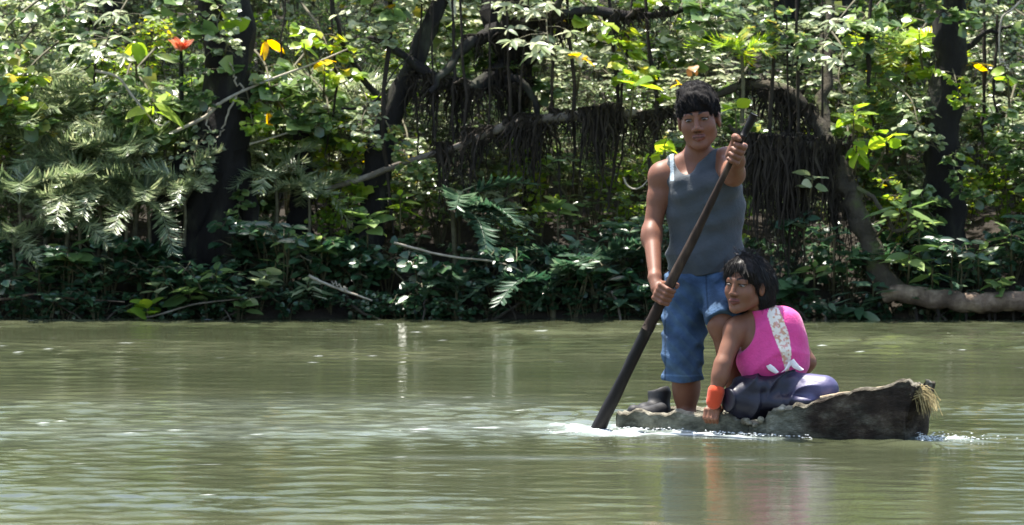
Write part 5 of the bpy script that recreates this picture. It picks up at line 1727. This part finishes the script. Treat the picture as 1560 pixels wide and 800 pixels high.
warm = [ell(P(1119, 503, YW - 0.02), (0.046, 0.048, 0.050), 0.03),
        rcone(P(1119, 506, YW - 0.02), P(1101, 556, YW - 0.08), 0.044, 0.036, 0.03),
        rcone(P(1101, 556, YW - 0.08), P(1088, 604, YW - 0.10), 0.036, 0.026, 0.02),
        ell(P(1098, 572, YW - 0.09), (0.037, 0.037, 0.045), 0.02),
        rcone(P(1212, 512, YW + 0.08), P(1230, 552, YW + 0.08), 0.040, 0.034, 0.03),
        rcone(P(1231, 552, YW + 0.08), P(1205, 590, YW + 0.10), 0.034, 0.026, 0.02),
        rcone(P(1205, 590, YW + 0.10), P(1185, 600, YW + 0.12), 0.026, 0.02, 0.02)]
# hand gripping the near gunwale
gi = int(np.argmin(np.abs(ng[:, 0] / ng[:, 1] * FPX + 780 - 1087)))
gc = (ng[gi] + outerP[gi, 0]) / 2 + np.array([0.006, 0.008, 0.004])
gax = unit(ng[gi - 6] - ng[gi + 6])
whand = grip(gc, gax, (0.0, 0.25, 1.0), 0.018, P(1088, 606, YW - 0.10), 0.025, (-0.4, -1, 0), 0.92)
for p_ in wtorso + warm + whand:
    wb_.add(p_)
hw_.build(wb_, True)
V, F = wb_.mesh(2)
cols = hw_.paint(V, SKW, (0.165, 0.056, 0.044), (0.014, 0.010, 0.009))
girl_body = child_at("body", mesh_np("body", V, F, M['skin'], True, None, cols), girl, wo_)
hw_.eyes(girl_body, wo_, M['eye'])
# orange-red sleeve on the forearm, added to imitate sunlit glowing skin
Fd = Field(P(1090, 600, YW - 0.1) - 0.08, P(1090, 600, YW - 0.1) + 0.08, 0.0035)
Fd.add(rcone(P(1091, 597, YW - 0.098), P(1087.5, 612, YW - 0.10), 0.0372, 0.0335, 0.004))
V, F = Fd.mesh(1)
child_at("forearm_glow", mesh_np("forearm_glow", V, F, M['cloth'], True, None, np.tile([0.50, 0.060, 0.022], (len(V), 1))), girl, wo_)

# pink racerback top with a printed stripe down the spine
tp = Field(np.minimum(P(1090, 600, 15), P(1260, 455, 15)) + [0, -0.25, 0], np.maximum(P(1090, 600, 15), P(1260, 455, 15)) + [0, 0.2, 0], 0.0038)
for p_ in wtorso:
    tp.add(p_, 0.008)
fw = wrinkle(40, 0.0022, 91)
tp.warp(lambda X, Y, Z: fw(X, Y, Z) + 0.009 * (np.abs(np.sin(19 * (Z - 0.8 * X) + 2 * np.sin(10 * X))) - 0.65))
tp.cut(ell(P(1102, 497, YW - 0.05), (0.138, 0.30, 0.138)), 0.005)
tp.cut(rcone(P(1262, 500, YW + 0.16), P(1270, 535, YW + 0.16), 0.065, 0.065), 0.005)
tp.cut(ell(P(1150, 452, YW), (0.090, 0.13, 0.062)), 0.005)
tp.keep(lambda X, Y, Z: P(0, 576, YW)[2] - Z)
V, F = tp.mesh(2)
px_ = V[:, 0] / V[:, 1] * FPX + 780
py_ = HOR + (CAMH - V[:, 2]) / V[:, 1] * FPX
cc = np.tile([0.60, 0.050, 0.235], (len(V), 1))
xc = np.interp(py_, [465, 480, 510, 540, 562], [1178, 1180, 1190, 1198, 1199])
wd = np.interp(py_, [465, 480, 510, 540, 562], [5, 11, 12, 8, 3])
stripe = (np.abs(px_ - xc) < wd) & (V[:, 1] < YW)
cc[stripe] = (0.74, 0.66, 0.58)
flo_ = stripe & (smooth_noise(V[:, 0] * 1 + 5, V[:, 2] + 5, 71, 0.011) > 0.66)
cc[flo_] = (0.64, 0.33, 0.29)
flo_ = stripe & (smooth_noise(V[:, 0] * 1 + 7, V[:, 2] + 7, 72, 0.010) > 0.74)
cc[flo_] = (0.55, 0.3, 0.2)
pink_top = child_at("pink_top", mesh_np("pink_top", V, F, M['satin'], True, None, cc), girl, wo_)
# white tie ends where the stripe meets the skirt
for k, (a, b, c_) in enumerate((((1206, 548), (1212, 558), (1222, 564)), ((1204, 550), (1200, 560), (1192, 566)), ((1170, 556), (1176, 562), (1184, 568)))):
    Yt = YW - 0.115
    mb = MB()
    cpts = spline(Q(Yt, a, b, c_), 6)
    V2 = []
    for i, pnt in enumerate(cpts):
        w = 0.013 * (1 - 0.75 * abs(i / 5 - 0.45))
        V2 += [pnt + [w, -0.004, w * 0.5], pnt + [0, -0.012, 0], pnt - [w, 0.004, w * 0.5]]
    mb.add(np.array(V2), strip_faces(6, 3))
    me = mb.mesh("tie", M['cloth'])
    at = me.attributes.new("Col", 'FLOAT_COLOR', 'POINT')
    at.data.foreach_set("color", np.tile([0.75, 0.70, 0.72, 1.0], len(V2)).astype(np.float32))
    obj("tie", me, pink_top)

# bunched dark skirt
sk = Field(np.minimum(P(1085, 665, 15), P(1295, 545, 15)) + [0, -0.42, 0], np.maximum(P(1085, 665, 15), P(1295, 545, 15)) + [0, 0.2, 0], 0.0042)
for p_ in (ell(P(1172, 604, YW - 0.02), (0.185, 0.135, 0.105), 0.04),
           ell(P(1140, 610, YW - 0.08), (0.105, 0.085, 0.085), 0.03),
           rcone(P(1195, 592, YW - 0.05), P(1256, 594, YW - 0.14), 0.080, 0.062, 0.03),
           rcone(P(1150, 590, YW - 0.12), P(1205, 582, YW - 0.11), 0.030, 0.026, 0.02),
           rcone(P(1118, 600, YW - 0.11), P(1160, 588, YW - 0.14), 0.024, 0.026, 0.02),
           rcone(P(1150, 615, YW - 0.14), P(1235, 612, YW - 0.17), 0.034, 0.026, 0.02)):
    sk.add(p_)
s1 = wrinkle(22, 0.006, 111, (1, 0.6, 1))


def folds(X, Y, Z):
    a1 = 74 * (Z * 0.9 - X * 0.45) + 2.6 * np.sin(13 * X + 7 * Z) + 1.4 * np.sin(21 * Z)
    a2 = 62 * (X * 0.9 + Z * 0.35 + 0.4 * Y) + 2.2 * np.sin(17 * Z - 5 * X)
    m_ = 0.5 + 0.5 * np.sin(9 * X + 15 * Z)
    rdg = lambda a: (1 - np.abs(np.sin(a * 0.5))) ** 2
    return -0.019 * (rdg(a1) * m_ + rdg(a2) * (1 - m_)) + 0.002


sk.warp(lambda X, Y, Z: (s1(X, Y, Z) + folds(X, Y, Z)) * np.clip((P(1250, 0, YW)[0] - X) / 0.10, 0.10, 1))
sk.keep(lambda X, Y, Z: 0.014 - Z)
V, F = sk.mesh(1)
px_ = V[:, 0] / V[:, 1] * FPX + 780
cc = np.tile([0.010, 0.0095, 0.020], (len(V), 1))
lit_lilac = np.clip((px_ - 1200) / 30, 0, 1)[:, None] * (V[:, 2] > P(0, 604, YW)[2])[:, None]  # lilac paints the light falling on top of the thigh
cc = cc * (1 - lit_lilac) + np.array([0.070, 0.064, 0.135]) * lit_lilac
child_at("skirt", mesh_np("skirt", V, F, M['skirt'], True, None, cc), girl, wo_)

# black hair to the jaw, tucked behind the ear
hf = Field(hw_.c - 0.2, hw_.c + 0.2, 0.0040)
hf.add(hw_.ell((0, -0.022, 0.042), (0.087, 0.107, 0.094), 0.02))
hf.add(hw_.ell((0, -0.058, -0.030), (0.080, 0.068, 0.090), 0.03))
hf.add(hw_.ell((0, -0.060, -0.085), (0.055, 0.042, 0.045), 0.03))
hf.add(hw_.ell((-0.036, -0.058, 0.0), (0.076, 0.066, 0.092), 0.03))
hf.add(hw_.ell((-0.050, -0.062, -0.075), (0.052, 0.045, 0.055), 0.03))
hf.add(hw_.ell((0.0, 0.035, 0.075), (0.066, 0.052, 0.036), 0.03))
for q in (-1, 1):
    hf.add(hw_.cone((q * 0.060, 0.052, 0.060), (q * 0.079, 0.018, 0.018), 0.020, 0.012, 0.015))
hf.cut(hw_.ell((0.0, 0.112, -0.046), (0.070, 0.088, 0.112)), 0.006)
hf.cut(hw_.ell((0.0, 0.055, -0.095), (0.12, 0.085, 0.075)), 0.010)
hf.cut(hw_.ell((0.095, 0.004, -0.020), (0.035, 0.027, 0.042)), 0.006)
hf.cut(hw_.ell((-0.095, 0.004, -0.020), (0.035, 0.027, 0.042)), 0.006)
hwn = wrinkle(90, 0.0012, 121)
hf.warp(lambda X, Y, Z: hwn(X, Y, Z))
V, F = hf.mesh(1)
mb = MB()
mb.add(V, F)
part_line = hw_.w((0.0, 0.04, 0.135))
fwd = hw_.R[1]


def flow_w(p, r):
    return unit((p - part_line) * [1, 1, 1.1] + np.array([0, 0, -0.05]) + r.normal(0, 0.01, 3))


st = hair_strands(None, hw_, V, F, 2400, 0.085, 0.0008, 6, flow_w, 0.002)
mb.add(np.concatenate(st.V), np.concatenate(st.F4))
# wispy loose top
wr_ = np.random.default_rng(14)
for k in range(45):
    p0 = hw_.w((wr_.uniform(-0.04, 0.04), wr_.uniform(-0.05, 0.05), 0.13))
    d = np.array([wr_.normal(0, 0.02), wr_.normal(0, 0.02), wr_.uniform(0.008, 0.034)])
    c = [p0, p0 + d, p0 + d * 1.2 + np.array([wr_.normal(0, 0.02), 0, -0.012])]
    V2, F2 = tube(spline(c, 5), [0.0012, 0.0010, 0.0005], 4)
    mb.add(V2, F2)
child_at("hair", mb.mesh("hair", M['hair_smooth']), girl, wo_)

# ------------------------------------------------------------------ spray thrown up at the waterline
ico = [(0, 0, 1), (1, 0, 0), (0, 1, 0), (-1, 0, 0), (0, -1, 0), (0, 0, -1)]
icoF = np.array([(0, 1, 2), (0, 2, 3), (0, 3, 4), (0, 4, 1), (5, 2, 1), (5, 3, 2), (5, 4, 3), (5, 1, 4)])
mb = MB()
sp = np.random.default_rng(3)
for k in range(420):
    z_ = sp.random()
    if z_ < 0.45:
        c = np.array([BOAT_B[0] + abs(sp.normal(0.02, 0.13)), BOAT_B[1] - 0.05 + sp.normal(0, 0.05), 0.004 + abs(sp.normal(0, 0.012))])
    elif z_ < 0.8:
        u_ = sp.uniform(0.05, 0.72)
        gp = outerP[int(u_ * nb), 2]
        c = np.array([gp[0] - 0.02 + sp.normal(0, 0.03), gp[1] - 0.05 - abs(sp.normal(0, 0.04)), 0.004 + abs(sp.normal(0, 0.005))])
    else:
        c = POLE_W + np.array([sp.normal(0.08, 0.14), -0.10 + sp.normal(0, 0.06), 0.004 + abs(sp.normal(0, 0.005)) - POLE_W[2]])
    mb.add(np.array(ico) * sp.uniform(0.0012, 0.0036) * [2.2, 1, 0.7] + c, icoF)
m, nt, out = new_mat("spray")
b = N(nt, "BsdfPrincipled", Roughness=0.15)
b.inputs["Base Color"].default_value = (0.8, 0.82, 0.82, 1)
nz = N(nt, "TexNoise", Scale=40.0)
bp = N(nt, "Bump", Strength=0.3)
nt.links.new(nz.outputs["Fac"], bp.inputs["Height"])
nt.links.new(bp.outputs[0], b.inputs["Normal"])
nt.links.new(b.outputs[0], out.inputs[0])
tag(obj("spray", mb.mesh("spray", m)), "white drops of spray along the dugout's waterline", "spray", kind="stuff")
